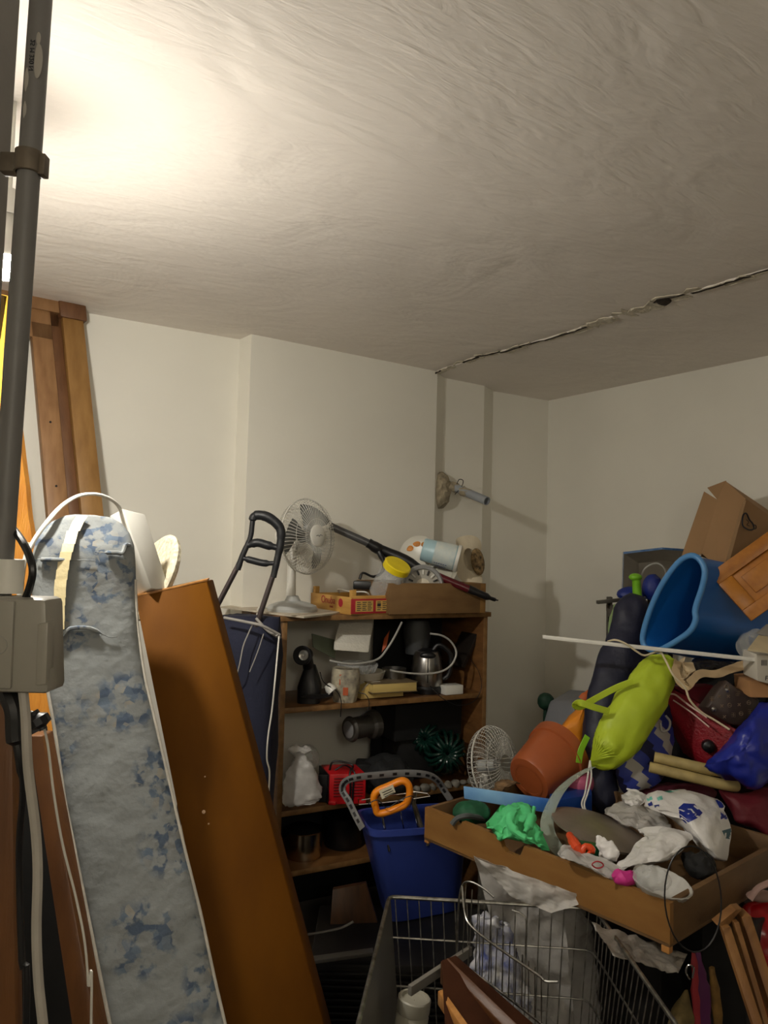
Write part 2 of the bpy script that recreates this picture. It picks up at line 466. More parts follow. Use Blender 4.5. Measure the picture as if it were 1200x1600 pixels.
# cables
def cable(name, pts, r, m, label, n=8, cat='cable'):
    b = B(); b.tube(pts, r, n, 6); o = obj(name, b, m); return tag(o, label, cat)
cable('power_cable', [P(36, 1078, .87), P(40, 1120, .87), P(44, 1200, .87), P(55, 1290, .88), P(59, 1360, .88), P(57, 1450, .88), P(60, 1530, .88), P(68, 1610, .88), P(80, 1760, .88), flat(P(95, 1900, .88), .005)],
      .0057, mat('grey_cable', (176, 170, 160), .5, 0, .08, 15), 'thick grey-white cable hanging down below the junction box')
cable('black_cable', [P(14, 822, .93), P(20, 826, .92), P(36, 848, .88), P(47, 872, .865), P(51, 893, .86), P(47, 915, .865), P(40, 935, .875)], .0045, dark_pl, 'short black cable curving into the top of the junction box')
b = B()
b.tube([P(10, 1070, .90), P(14, 1085, .895), P(24, 1110, .89), P(26, 1150, .89), P(32, 1185, .89), P(36, 1240, .9), P(30, 1330, .92), P(34, 1500, .92), P(40, 1640, .92), flat(P(45, 1900, .93), .006)], [.008, .012, .012, .006, .004, .004, .004, .004], 10, 5)
pl = obj('black_plug_lead', b, dark_pl); tag(pl, 'black lead with bulky plug hanging under the junction box', 'cable')
b = B(); b.tube([P(52, 1112, .93), P(62, 1128, .93), P(68, 1140, .93)], [.006, .013, .005], 10, 3); obj('plug', b, dark_pl, pl)
cable('thin_wire', [P(48, 1112, .95), P(62, 1120, .95), P(74, 1160, .96), P(84, 1240, .97), P(98, 1320, .98), P(118, 1400, .99), P(132, 1470, .99), P(138, 1540, 1.0), P(142, 1620, 1.0), flat(P(150, 1900, 1.0), .003)], .0016, white_pl, 'thin pale wire running down beside the thick grey cable')

# ------------------------------------------------------------------ planks standing at the left
ora = wood('orange_board', (112, 70, 32), (88, 52, 20), (10, 10, 1.2), rough=.4)
def leaning(name, q, ext, m, label, cat, bev=.002, zbot=0.0):
    """q: top-left, top-right, bottom-right, bottom-left plan points; the lower pair is carried on to zbot"""
    tl, tr, br, bl = [V(x) for x in q]
    e = V(ext); zb = zbot - min(0, e.z)
    bl = tl + (bl - tl) * ((tl.z - zb) / (tl.z - bl.z)); br = tr + (br - tr) * ((tr.z - zb) / (tr.z - br.z))
    b = B(); b.slab([tl, tr, br, bl], ext, bev); return tag(obj(name, b, m), label, cat)
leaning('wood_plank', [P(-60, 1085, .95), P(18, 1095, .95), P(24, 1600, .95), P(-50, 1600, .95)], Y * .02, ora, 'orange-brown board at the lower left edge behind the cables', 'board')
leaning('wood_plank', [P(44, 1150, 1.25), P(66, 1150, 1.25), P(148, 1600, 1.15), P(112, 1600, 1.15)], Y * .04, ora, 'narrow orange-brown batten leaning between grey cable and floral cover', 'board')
leaning('shade_board', [P(10, 1150, 1.42), P(66, 1135, 1.42), P(150, 1600, 1.38), P(0, 1600, 1.38)], Y * .02, black, 'black board added as shade behind the cables at the lower left', 'board')  # added black surface standing in for the shade between cable and batten
# rough pine board and the yellow one beside the lamp
b = B(); rr0, rr1 = [], []
for i in range(15):
    t = i / 14; y_ = 668 + t * 330; x_ = 29 + (y_ - 668) * .118 + noise.noise(V((i * .9, 2, 1))) * 2.2
    rr1.append(P(x_, y_, 2.35 - .1 * t)); rr0.append(P(x_ - 44, y_ + 2, 2.35 - .1 * t))
dnv = (rr1[-1] - rr1[0]); 
lowr = rr1[0] + dnv * (rr1[0].z / (rr1[0].z - rr1[-1].z)); lowl = lowr - X * .09
b.poly(rr1 + [lowr, lowl] + rr0[::-1], Y * .03)
obj('pine_board', b, mat('wane_pine', (214, 146, 52), .5, 0, .1, 4, .3, 25, rgb2=(190, 118, 34), stretch=(8, 8, 1)), smooth=0)
tag(bpy.data.objects['pine_board'], 'rough yellow pine board with ragged edge leaning behind the conduit', 'board')
leaning('yellow_plank', [P(-75, 440, 1.95), P(12, 462, 1.95), P(-14, 640, 1.9), P(-75, 640, 1.9)], Y * .02, mat('yellow_wood', (228, 176, 60), .45, 0, .08, 3, stretch=(8, 8, 1)), 'bright yellow board lit beside the bulb at the left edge', 'board')

# door frame leaning on the back wall
fr_l = wood('frame_wood', (150, 112, 74), (126, 90, 56), (14, 14, 1.2)); fr_d = wood('frame_rebate', (112, 76, 48), (92, 60, 36), (14, 14, 1.2))
fr = wood('frame_edge', (150, 112, 62), (128, 92, 46), (12, 12, 1))
T = P(122, 480, 2.86); Bm = P(155, 800, 2.74); dv = (Bm - T) / (Bm.z - T.z)
def along(p, z): return p + dv * (z - p.z)
root = thing('door_frame', 'tall wooden door frame leaning against the white wall at the left', 'door frame', along(T, 0))
ux = V((.80, .60, 0)) ; ux = ux.normalized(); uy = V((ux.y, -ux.x, 0))
def stile(name, x0, x1, y0, y1, m, ztop):
    a = along(T, ztop); c = along(T, 0.0)
    b = B(); p = [a + ux * x0 + uy * y0, a + ux * x1 + uy * y0, c + ux * x1 + uy * y0, c + ux * x0 + uy * y0]
    b.slab(p, uy * (y1 - y0), .002); return obj(name, b, m, root)
stile('outer_stile', -.075, 0, .0, .05, fr, T.z)
stile('stile_rebate', -.115, -.075, .0, .022, fr_d, T.z - .02)
stile('inner_stile', -.185, -.115, .0, .04, fr_l, T.z - .05)
def head(name, z0, z1, y1, m, x0=-.95, x1=-.08):
    a, c = along(T, z1), along(T, z0); b = B()
    b.slab([a + ux * x0, a + ux * x1, c + ux * x1, c + ux * x0], uy * y1, .002); return obj(name, b, m, root)
head('head_board', T.z - .055, T.z + .012, .05, fr_l)
head('head_rebate', T.z - .105, T.z - .055, .022, fr_d)
head('inner_head', T.z - .165, T.z - .105, .04, fr_l, x1=-.115)
b = B(); a = along(T, T.z + .014); c = along(T, T.z - .07)
b.slab([a - ux * .085, a + ux * .012, c + ux * .012, c - ux * .085], uy * .062, .006); obj('corner_block', b, fr_d, root)
b = B()
for z_ in (1.93, 1.16, 1.70):
    k = along(T, z_) - ux * .15 + uy * .041; b.lathe(k, uy, [(.004, 0), (.004, .001), (.0005, .0012)], 10)
obj('nail_holes', b, black, root)

# ------------------------------------------------------------------ ironing board with floral cover
def floral():
    m = mat('floral_cover', (134, 138, 138), .85, 0, .05, 8, .35, 30)
    nt = m.node_tree; N = nt.nodes; L = nt.links; b = N['Principled BSDF']; tc = [n for n in N if n.type == 'TEX_COORD'][0]
    src = b.inputs['Base Color'].links[0].from_socket
    def vor(scale, rnd=1.0):
        v = N.new('ShaderNodeTexVoronoi'); v.inputs['Scale'].default_value = scale; v.inputs['Randomness'].default_value = rnd
        L.new(tc.outputs['Object'], v.inputs['Vector']); return v
    big = vor(6.8, .9); small = vor(60)
    mr = N.new('ShaderNodeMapRange'); mr.inputs['From Min'].default_value = .50; mr.inputs['From Max'].default_value = .38; L.new(big.outputs['Distance'], mr.inputs['Value'])
    nz = N.new('ShaderNodeTexNoise'); nz.inputs['Scale'].default_value = 42; nz.inputs['Detail'].default_value = 4; L.new(tc.outputs['Object'], nz.inputs['Vector'])
    pr = N.new('ShaderNodeMapRange'); pr.inputs['From Min'].default_value = .46; pr.inputs['From Max'].default_value = .54; L.new(nz.outputs[0], pr.inputs['Value'])
    mu = N.new('ShaderNodeMath'); mu.operation = 'MULTIPLY'; L.new(mr.outputs[0], mu.inputs[0]); L.new(pr.outputs[0], mu.inputs[1])
    col = N.new('ShaderNodeValToRGB'); L.new(small.outputs['Color'], col.inputs[0])
    e = col.color_ramp.elements; e[0].color = (*lin((72, 86, 106)), 1); e[1].color = (*lin((148, 142, 128)), 1); e[0].position = .3
    k = e.new(.55); k.color = (*lin((96, 110, 126)), 1)
    mx = N.new('ShaderNodeMix'); mx.data_type = 'RGBA'; L.new(mu.outputs[0], mx.inputs[0]); L.new(src, mx.inputs[6]); L.new(col.outputs[0], mx.inputs[7])
    L.new(mx.outputs[2], b.inputs['Base Color']); return m
flo = floral()
D0, D1 = 1.60, 1.40
def bd(y): return D0 + (D1 - D0) * (y - 800) / 800
rows = [(803, 112, 142), (806, 96, 168), (815, 76, 186), (830, 60, 198), (850, 50, 205), (875, 45, 208), (920, 44, 208), (980, 50, 211), (1060, 64, 222), (1140, 78, 241), (1240, 92, 264), (1340, 112, 287), (1440, 132, 312), (1540, 152, 333), (1610, 166, 349), (1900, 226, 418)]
rows2 = []
for a, c in zip(rows, rows[1:]):
    k = max(1, int((c[0] - a[0]) / 12))
    for i in range(k): rows2.append(tuple(a[j] + (c[j] - a[j]) * i / k for j in range(3)))
rows2.append(rows[-1])
rings = []
for y_, xl, xr in rows2:
    d = bd(y_); pl_, pr_ = P(xl, y_, d), P(xr, y_, d); z_ = (pl_.z + pr_.z) / 2
    if z_ < 0.02: z_ = 0.02
    cx = (pl_.x + pr_.x) / 2; hw = (pr_.x - pl_.x) / 2
    th = .04 * min(1, max(.25, (y_ - 795) / 60)) 
    ca, sa = math.cos(.42), math.sin(.42)
    rings.append((V((cx, d + .02, z_)), V((hw * .96 * ca, hw * .9 * sa, 0)), V((-sa * th, ca * th, 0))))
root = thing('ironing_board', 'upright ironing board in a pale blue floral cover with rounded top', 'ironing board', flat(rings[-1][0], 0))
b = B(); b.loft(rings, 44, 3.2)
b.crumple(.0016, 12, 3, True, 3); cover = obj('board_cover', b, flo, root, smooth=60)
# seam piping, tape and folds
def on_front(t, y_, lift=.0):
    best = min(rings, key=lambda r: abs(r[0].z - P(120, y_, bd(y_)).z)); c, a, bb = best
    ang = PI + t * PI  # 0 -> left edge, 1 -> right edge, across the viewer's side
    ct, st = math.cos(ang), math.sin(ang)
    p = c + a * math.copysign(abs(ct) ** .625, ct) + bb * (1 + lift / .04) * math.copysign(abs(st) ** .625, st)
    return p + (V((0, -1, 0)) * lift)
b = B(); b.tube([on_front(.14, y_, .003) for y_ in range(1000, 1700, 25)], .0032, 8, 3); obj('seam_piping', b, mat('seam_piping', (196, 190, 178), .8, 0, .1, 30), cover)
b = B(); b.tube([on_front(.93, y_, .003) for y_ in range(900, 1700, 25)], .003, 8, 3); obj('seam_piping', b, MATS['seam_piping'], cover)
tape = mat('masking_tape', (222, 206, 160), .6, 0, .08, 14, .2, 50)
b = B(); pts = [on_front(.47 - .004 * i, 808 + i * 7.4, .0042) for i in range(25)]
for p, q_ in zip(pts, pts[1:]):
    b.face([b.bm.verts.new(p - X * .012), b.bm.verts.new(p + X * .012), b.bm.verts.new(q_ + X * .012), b.bm.verts.new(q_ - X * .012)])
obj('tape_strip', b, tape, cover)
for y_, t0, t1, sg in ((878, .2, .52, 0), (858, .52, .88, 4), (985, .15, .62, 14)):
    pts = [on_front(t0 + (t1 - t0) * i / 8, y_ + sg * math.sin(i * .8) + (i * 1.6 if sg == 14 else 0), .002) for i in range(9)]
    b = B(); b.tube(pts, [.001, .0045, .0045, .001], 8, 3); obj('fabric_fold', b, flo, cover)

# ------------------------------------------------------------------ orange panel with the things on its top
pan_m = mat('orange_panel', (104, 62, 2), .6, 0, .1, 3, .03, 30, rgb2=(88, 50, 1), stretch=(3, 3, .8), spec=.12)
tl, tr = P(211, 933, 1.76), P(323, 907, 1.82)
bl, br = P(345, 1600, 1.54), P(506, 1600, 1.60)
depth = V((-.10, .11, .0))
zb = 0.0
kl = tl.z / (tl.z - bl.z); kr = tr.z / (tr.z - br.z)
q = [tl, tr, tr + (br - tr) * kr, tl + (bl - tl) * kl]
root = thing('wardrobe_side', 'orange-brown veneered wardrobe panel leaning beside the floral board', 'panel', flat(q[3], 0))
b = B(); b.slab(q, V((0, .07, 0)), .003); panel = obj('panel_board', b, pan_m, root)
b = B(); b.slab([tl + V((-.004, -.001, .004)), tr + V((.002, -.001, .004)), tr + V((.002, -.001, -.002)), tl + V((-.004, -.001, -.002))], V((-.012, .072, 0)), .001)
obj('edge_strip', b, pine, root)
b = B(); nrm = (tr - tl).cross(bl - tl).normalized()
if nrm.y > 0: nrm = -nrm
for px, py, r_ in ((320, 1268, .004), (328, 1287, .002), (322, 1212, .0018)):
    t = (py - 933) / 667; k = P(px, py, 1.76 + (1.53 - 1.8) * t)
    d0 = (k - tl).dot(nrm); k = k - nrm * (d0 - .0005); b.lathe(k, nrm, [(r_, 0), (r_ * .7, .001), (.0002, .0013)], 8)
obj('paint_speck', b, mat('pale_speck', (225, 190, 150), .7), panel)
# white square section box
t0, t1 = P(196, 802, 1.76), P(238, 922, 1.80)
root = thing('adapter_block', 'long white plastic power block propped on the orange panel', 'power block', t1)
ad = (t1 - t0).normalized()
wv = V((.048, .0, 0)) ; fv = V((.022, .05, .004))
o_ = P(171, 806, 1.76)
L_ = P(214, 930, 1.79) - o_
b = B(); b.hexa([o_, o_ + V((.042, -.034, .016)), o_ + V((.080, .01, .006)), o_ + V((.034, .04, -.004)), o_ + L_, o_ + L_ + V((.044, -.034, .018)), o_ + L_ + V((.074, .01, .014)), o_ + L_ + V((.030, .04, 0))], .0025)
obj('power_block_body', b, white_pl, root)
b = B(); b.tube([P(193, 804, 1.74), P(180, 785, 1.72), P(155, 773, 1.68), P(125, 774, 1.64), P(98, 789, 1.60), P(74, 815, 1.56), P(50, 850, 1.54), P(36, 885, 1.53), P(30, 930, 1.52), P(30, 980, 1.52)], .0062, 10, 6, flat=.6)
obj('white_cord', b, white_pl, root)
b = B(); b.tube([P(46, 848, 1.56), P(38, 880, 1.55), P(33, 930, 1.54), P(34, 980, 1.54)], .0045, 8, 5); obj('white_cord', b, cream, root)
# speckled disc
b = B(); c = P(240, 902, 1.88); ax = V((-.62, -.5, .32)).normalized()
b.lathe(c, ax, [(.004, -.014), (.098, -.014), (.112, -.006), (.114, .004), (.104, .012), (.004, .012)], 48)
b.crumple(.0008, 60, 3)
o = obj('stone_disc', b, mat('speckled_stone', (196, 188, 164), .75, 0, .2, 90, .3, 80)); tag(o, 'off-white speckled round disc leaning behind the white power block', 'disc')
# ------------------------------------------------------------------ shelf unit
so = V((-.37, 2.85, 0)); sa_ = math.radians(28); sx = V((math.cos(sa_), math.sin(sa_), 0)); sy = V((-math.sin(sa_), math.cos(sa_), 0))
SW, SD, ST = .94, .34, 1.25
def S(x, y, z): return so + sx * x + sy * y + UP * z
def sp(px, py, yo):                # point seen at a pixel on the plane yo behind the shelf front
    r = ray(px, py); t = (so - V((0, 0, 0)) + sy * yo).dot(sy) / r.dot(sy)
    q = r * t; return V((q.x, q.y, q.z + CAMZ))
def son(px, yo, z):                # same, but at a given height
    p = sp(px, 1000, yo); return V((p.x, p.y, z))
unit = thing('shelf_unit', 'brown open wooden shelf unit full of household things against the back wall', 'shelf', S(0, 0, 0))
def sb(name, x0, x1, y0, y1, z0, z1, m, par=unit, bev=.0015):
    b = B(); b.box(S(x0, y0, z0), sx * (x1 - x0), sy * (y1 - y0), UP * (z1 - z0), bev); return obj(name, b, m, par)
sb('side_panel', 0, .02, 0, SD, 0, ST - .02, shelf_w); sb('side_panel', SW - .02, SW, 0, SD, 0, ST - .02, shelf_w)
sb('top_board', -.012, SW + .012, -.008, SD, ST - .02, ST, shelf_w)
SZ = [.905, .525, .30]
for z_ in SZ: sb('shelf_board', .02, SW - .02, .004, SD - .01, z_ - .02, z_, shelf_w)
sb('front_edge', 0, .02, -.002, .001, 0, ST - .02, shelf_e); sb('front_edge', SW - .02, SW, -.002, .001, 0, ST - .02, shelf_e)
for z_ in SZ: sb('front_edge', .02, SW - .02, .002, .004, z_ - .02, z_, shelf_e)
sb('front_edge', -.012, SW + .012, -.010, -.008, ST - .02, ST, shelf_e)
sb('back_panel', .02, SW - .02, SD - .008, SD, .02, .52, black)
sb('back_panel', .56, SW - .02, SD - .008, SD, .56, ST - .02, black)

def lab(o, label, cat, group=None): return tag(o, label, cat, group)
# thin pale board under the fan
b = B(); q = [Z(345, 950, ST), Z(525, 966, ST), Z(535, 948, ST), Z(400, 935, ST)]
b.poly([q[0] + V((0, 0, .0)), Z(400, 957, ST), Z(440, 962, ST), Z(475, 966, ST), Z(520, 961, ST), Z(560, 950, ST), Z(470, 938, ST), Z(390, 944, ST)], UP * .006)
lab(obj('thin_board', b, mat('pale_card', (196, 186, 168), .8, 0, .1, 20)), 'thin pale board under the table fan overhanging the shelf top', 'board')

# fans
def fan_head(root, c, ax, R, front=True, tilt=0, nw=64):
    d, a, bb = basis(ax)
    def guard(sign, bulge, name):
        b = B()
        for k in range(nw):
            t = 2 * PI * k / nw; rd = a * math.cos(t) + bb * math.sin(t)
            rt = a * math.cos(t + .12) + bb * math.sin(t + .12)
            pts = [c + rd * .035 + d * sign * bulge, c + (rd * .7 + rt * .3) * R * .6 + d * sign * bulge * .93, c + rt * R * .9 + d * sign * bulge * .55, c + rt * R + d * sign * .006]
            b.tube(pts, .0012, 4, 3, caps=False)
        for fr_ in (.45, .75):
            h = bulge * (.97 if fr_ < .6 else .8)
            b.tube([c + (a * math.cos(t) + bb * math.sin(t)) * R * fr_ + d * sign * h for t in [i * PI / 18 for i in range(36)]], .0010, 4, closed=True)
        return obj(name, b, guard_m, root, kind='stuff')
    guard(1, .055, 'front_guard'); guard(-1, .06, 'rear_guard')
    b = B(); b.tube([c + (a * math.cos(t) + bb * math.sin(t)) * R for t in [i * PI / 24 for i in range(48)]], .0035, 6, closed=True); obj('guard_ring', b, guard_m, root)
    return d, a, bb
guard_m = mat('guard_white', (206, 204, 196), .4, 0, .04)
fan_pl = mat('fan_grey', (176, 178, 176), .4, 0, .06, 12)
fb = sp(457, 945, .14); fb = V((fb.x, fb.y, ST + .006))
fan = thing('table_fan', 'white table fan with round wire guard on the shelf top', 'fan', fb)
b = B(); b.lathe(fb, UP, [(.001, 0), (.098, 0), (.100, .010), (.094, .022), (.060, .034), (.032, .040), (.022, .06)], 40, caps=False); obj('fan_base', b, fan_pl, fan)
b = B(); b.lathe(fb + V((-.01, .02, 0)), UP, [(.021, .03), (.018, .12), (.017, .20), (.019, .27), (.012, .275)], 20, caps=True); obj('fan_column', b, white_pl, fan)
fc = P(480, 838, 3.02); fax = V((.80, -.58, .05)).normalized()
d_, a_, b2 = fan_head(fan, fc, fax, .150)
b = B(); b.lathe(fc, fax, [(.001, .064), (.030, .063), (.042, .058), (.044, .052), (.001, .052)], 32, caps=False); obj('front_cap', b, white_pl, fan)
k = fc + fax * .0645
b = B(); b.tube([k + a_ * x + b2 * y for x, y in ((-.018, 0), (-.006, .004), (0, -.003), (.008, .002), (.018, -.002))], .0012, 6, 4); obj('cap_logo', b, grey_pl, fan)
b = B(); b.lathe(fc, -fax, [(.001, .05), (.045, .055), (.048, .09), (.040, .14), (.015, .15), (.001, .15)], 28, caps=False); obj('motor_housing', b, white_pl, fan)
b = B(); b.tube([fb + UP * .25 + V((-.01, .02, 0)), fc - fax * .10], .016, 12); obj('neck', b, white_pl, fan)
blm = mat('blade_grey', (120, 122, 120), .3, 0, .05)
for k in range(3):
    b = B(); t0 = 2.05 + k * 2 * PI / 3
    def bf(u, v, p):
        t = t0 + (u - .5) * (.45 + .75 * math.sin(v * PI * .62)); r = .028 + v * .102
        return fc + (a_ * math.cos(t) + b2 * math.sin(t)) * r + fax * ((u - .5) * .05)
    b.grid((0, 0, 0), X, Y, 8, 8, bf); bmesh.ops.solidify(b.bm, geom=b.bm.faces[:], thickness=.0015); obj('fan_blade', b, blm, fan)
b = B(); b.lathe(fc, fax, [(.001, .03), (.024, .026), (.026, -.03), (.001, -.03)], 24, caps=False); obj('blade_hub', b, blm, fan)
cable('fan_cord', [fb + V((-.09, .02, .004)), P(408, 948, 3.0), P(402, 955, 2.98), P(404, 975, 2.93), P(412, 985, 2.86), P(425, 990, 2.8), P(434, 995, 2.78)], .0028, white_pl, 'white fan cord dangling over the left end of the shelf top')

# second fan behind the drawer
f2 = P(773, 1200, 2.96)
fan2 = thing('floor_fan', 'white wire fan guard showing between shelf unit and flower pot', 'fan', V((f2.x, f2.y, 0)))
f2c = P(772, 1195, 2.96); ax2 = V((.72, -.62, .25)).normalized()
fan_head(fan2, f2c, ax2, .145, nw=48)
b = B(); b.lathe(V((f2c.x - .03, f2c.y + .05, 0)), UP, [(.14, 0), (.14, .02), (.03, .05), (.018, .1), (.018, f2c.z - .02), (.001, f2c.z)], 28, caps=True); obj('fan_stand', b, white_pl, fan2)
b = B(); b.lathe(f2c, -ax2, [(.001, -.01), (.02, -.01), (.024, .07), (.001, .08)], 24, caps=False); obj('motor_housing', b, fan_pl, fan2)

# fruit crate
K = Z(548, 961, ST); KL = Z(486, 951, ST); e1 = (KL - K); e1 = e1.normalized(); e2 = V((-e1.y, e1.x, 0)); e2 = -e2 if e2.x < 0 else e2
K = K + (e1 * 0)
crate = thing('fruit_crate', 'small wooden fruit crate with a red printed side on the shelf top', 'crate', K)
CL, CW, CH = .33, .235, .085
cr_w = wood('crate_wood', (205, 160, 84), (180, 132, 62), (3, 3, 18), rough=.6)
cr_red = mat('crate_red', (168, 34, 44), .6, 0, .1, 20)
def cbx(name, o, ax, ay, az, m, par=crate): b = B(); b.box(o, ax, ay, az, .0008); return obj(name, b, m, par)
endp = cbx('end_board', K + UP * .004, e1 * CL, e2 * .006, UP * .064, cr_w)
cbx('end_board', K + e2 * (CW - .006) + UP * .004, e1 * CL, e2 * .006, UP * .064, cr_w)
redp = cbx('side_board', K - e1 * .004 + UP * .004, e2 * CW, e1 * .006, UP * .058, cr_red)
cbx('side_board', K + e1 * CL + UP * .004, e2 * CW, -e1 * .006, UP * .064, cr_w)
cbx('bottom_board', K, e1 * CL, e2 * CW, UP * .004, cr_w)
cbx('top_slat', K + e1 * .004 + UP * .060, e2 * CW, e1 * .006, UP * .014, cr_w)
for i, j in ((0, 0), (1, 0), (0, 1), (1, 1)):
    cbx('corner_post', K + e1 * (.006 + i * (CL - .032)) + e2 * (.007 + j * (CW - .034)) + UP * .004, e1 * .02, e2 * .02, UP * .092, cr_w)
n1 = -e2; 
text('lettering', 'Onuba', K + e1 * (CL * .72) + UP * .034 - e2 * .001, -e1, UP, .042, ink_red, endp)
text('lettering', 'fruta', K + e1 * (CL * .50) + UP * .018 - e2 * .001, -e1, UP, .014, ink_red, endp)
b = B(); b.lathe(K + e1 * (CL * .24) + UP * .042, -e2, [(.017, 0), (.017, .001), (.0002, .0012)], 20); obj('red_dot', b, ink_red, endp)
lbm = mat('crate_label', (206, 170, 92), .6, 0, .1)
for j in range(2):
    o_ = K - e1 * .0046 + e2 * (.018 + j * .095) + UP * .012
    b = B(); b.box(o_, e2 * .082, -e1 * .0008, UP * .043, 0); lb = obj('paper_label', b, lbm, redp)
    b = B()
    for r_ in range(5):
        for c_ in range(3):
            if j == 1 and c_ == 0 and r_ in (2, 3): continue
            b.box(o_ - e1 * .0009 + e2 * (.006 + c_ * .025) + UP * (.005 + r_ * .0075), e2 * (.016 + .004 * ((r_ + c_) % 2)), -e1 * .0004, UP * .003, 0)
    if j == 1: b.box(o_ - e1 * .0009 + e2 * .006 + UP * .019, e2 * .017, -e1 * .0004, UP * .013, 0)
    obj('label_print', b, ink, redp, kind='stuff')
b = B(); b.tube([K + e1 * .26 + e2 * .10 + UP * .07, K + e1 * .20 + e2 * .06 + UP * .088, K + e1 * .12 + e2 * .07 + UP * .083, K + e1 * .03 + e2 * .09 + UP * .085, K + e1 * .08 + e2 * .14 + UP * .05], .003, 8, 5)
lab(obj('white_lead', b, white_pl), 'short white lead lying inside the red printed fruit crate', 'cable')

# long tray with its contents
TX0, TX1, TY0, TH = .435, .875, -.035, .125
tray_m = wood('tray_board', (128, 98, 60), (112, 82, 48), (3, 3, 8), rough=.6)
tray_e = wood('tray_edge', (156, 118, 66), (120, 84, 44), (5, 5, 5), rough=.5)
tray = thing('wooden_tray', 'open brown wooden box tray holding jars and a hat on the shelf top', 'box', S(TX0, TY0, ST))
def tb(name, x0, x1, y0, y1, z0, z1, m=tray_m): return sb(name, x0, x1, y0, y1, ST + z0, ST + z1, m, tray)
tb('front_board', TX0, TX1, TY0, TY0 + .010, .0, TH); tb('bottom_board', TX0, TX1 + .02, TY0 + .01, .27, .002, .010); tb('back_board', TX0, TX1, .26, .27, .01, TH)
tb('end_board', TX0, TX0 + .010, TY0 + .01, .26, .01, TH); tb('end_board', TX1, TX1 + .03, TY0 + .002, .262, .0, TH, tray_e)
# jar with yellow lid
def jar_at(c, ax, r, h, root, mbody, mlid, lid=.02):
    b = B(); b.lathe(c, ax, [(.001, 0), (r * .9, 0), (r, .008), (r, h * .78), (r * .82, h * .92), (r * .82, h)], 32, caps=False); obj('jar_body', b, mbody, root)
    b = B(); b.lathe(c, ax, [(.001, h + lid), (r * .88, h + lid), (r * .95, h + lid - .004), (r * .95, h - .002), (r * .80, h - .002)], 32, caps=False); return obj('jar_lid', b, mlid, root)
jc = sp(600, 925, .06); jl = sp(620, 886, -.01)
jax = (jl - jc).normalized()
r_ = thing('glass_jar', 'clear jar with bright yellow lid tilted in the long wooden tray', 'jar', jc)
jar_at(jc - jax * .02, jax, .060, (jl - jc).length + .01, r_, clear, mat('yellow_lid', (238, 214, 30), .4, 0, .06, 14), .026)
# grey vented wheel
wc = sp(661, 915, .01); wax = V((.1, -.95, .15)).normalized()
r_ = thing('vented_ring', 'grey ring with white slotted vents standing in the long tray', 'ring', wc)
d0, wa, wb = basis(wax)
b = B(); b.lathe(wc, wax, [(.086, -.02), (.088, .0), (.080, .010), (.070, .008), (.070, -.02)], 48); obj('outer_ring', b, grey_pl, r_)
b = B(); b.lathe(wc, wax, [(.070, -.004), (.001, .002)], 40); obj('ring_face', b, mat('vent_grey', (176, 172, 162), .5, 0, .05), r_)
for k in range(16):
    t = k * PI / 8; rd = wa * math.cos(t) + wb * math.sin(t); tg = wa * -math.sin(t) + wb * math.cos(t)
    b = B(); o_ = wc + rd * .046 + wax * .001; b.box(o_ - tg * .0035, rd * .02, tg * .007, wax * .004, .0005); obj('vent_slot', b, dark_pl if k % 2 else white_pl, r_)
b = B(); b.lathe(wc, wax, [(.001, .012), (.014, .011), (.03, .003), (.03, 0)], 24); obj('hub', b, mat('warm_white', (222, 214, 196), .5, 0, .05), r_)
# blue and white tub lying on its side
t0, t1 = sp(660, 858, .13), sp(712, 872, .05)
tax = (t1 - t0).normalized()
r_ = thing('plastic_tub', 'pale blue tub with white printed label lying on its side above the tray', 'tub', t0)
H_ = (t1 - t0).length
b = B(); b.lathe(t0, tax, [(.001, 0), (.046, 0), (.050, .006), (.055, H_)], 36, caps=False); tubb = obj('tub_body', b, mat('pale_blue_plastic', (168, 200, 210), .35, 0, .05), r_)
b = B(); b.lathe(t0, tax, [(.0535, H_ * .36), (.0568, H_ * .97)], 36); obj('tub_label', b, mat('tub_label', (214, 220, 214), .5, 0, .06, 30, rgb2=(190, 205, 208)), tubb)
b = B(); b.lathe(t0, tax, [(.058, H_), (.060, H_ + .004), (.060, H_ + .014), (.055, H_ + .016), (.001, H_ + .016)], 36, caps=False); obj('tub_lid', b, white_pl, r_)
dd, ta, tbv = basis(tax)
b = B()
for i, (ang, h0, ln, wd_, mi) in enumerate(((.15, .45, .25, .006, 0), (.45, .5, .3, .004, 0), (.75, .42, .4, .003, 0), (-.15, .4, .5, .004, 0), (-.45, .62, .3, .012, 1), (-.8, .4, .5, .010, 1))):
    for s_ in range(6):
        h = H_ * (h0 + ln * s_ / 6); an = -PI / 2 + ang
        rd = (ta * math.cos(an) + tbv * math.sin(an)); rd = rd if rd.y < 0 or True else -rd
        r0_ = .0575; tg = (ta * -math.sin(an) + tbv * math.cos(an))
        b.box(t0 + tax * h + rd * r0_, tax * (H_ * ln / 9), tg * wd_, rd * .0004, 0)
obj('label_print', b, ink_blue, tubb, kind='stuff')
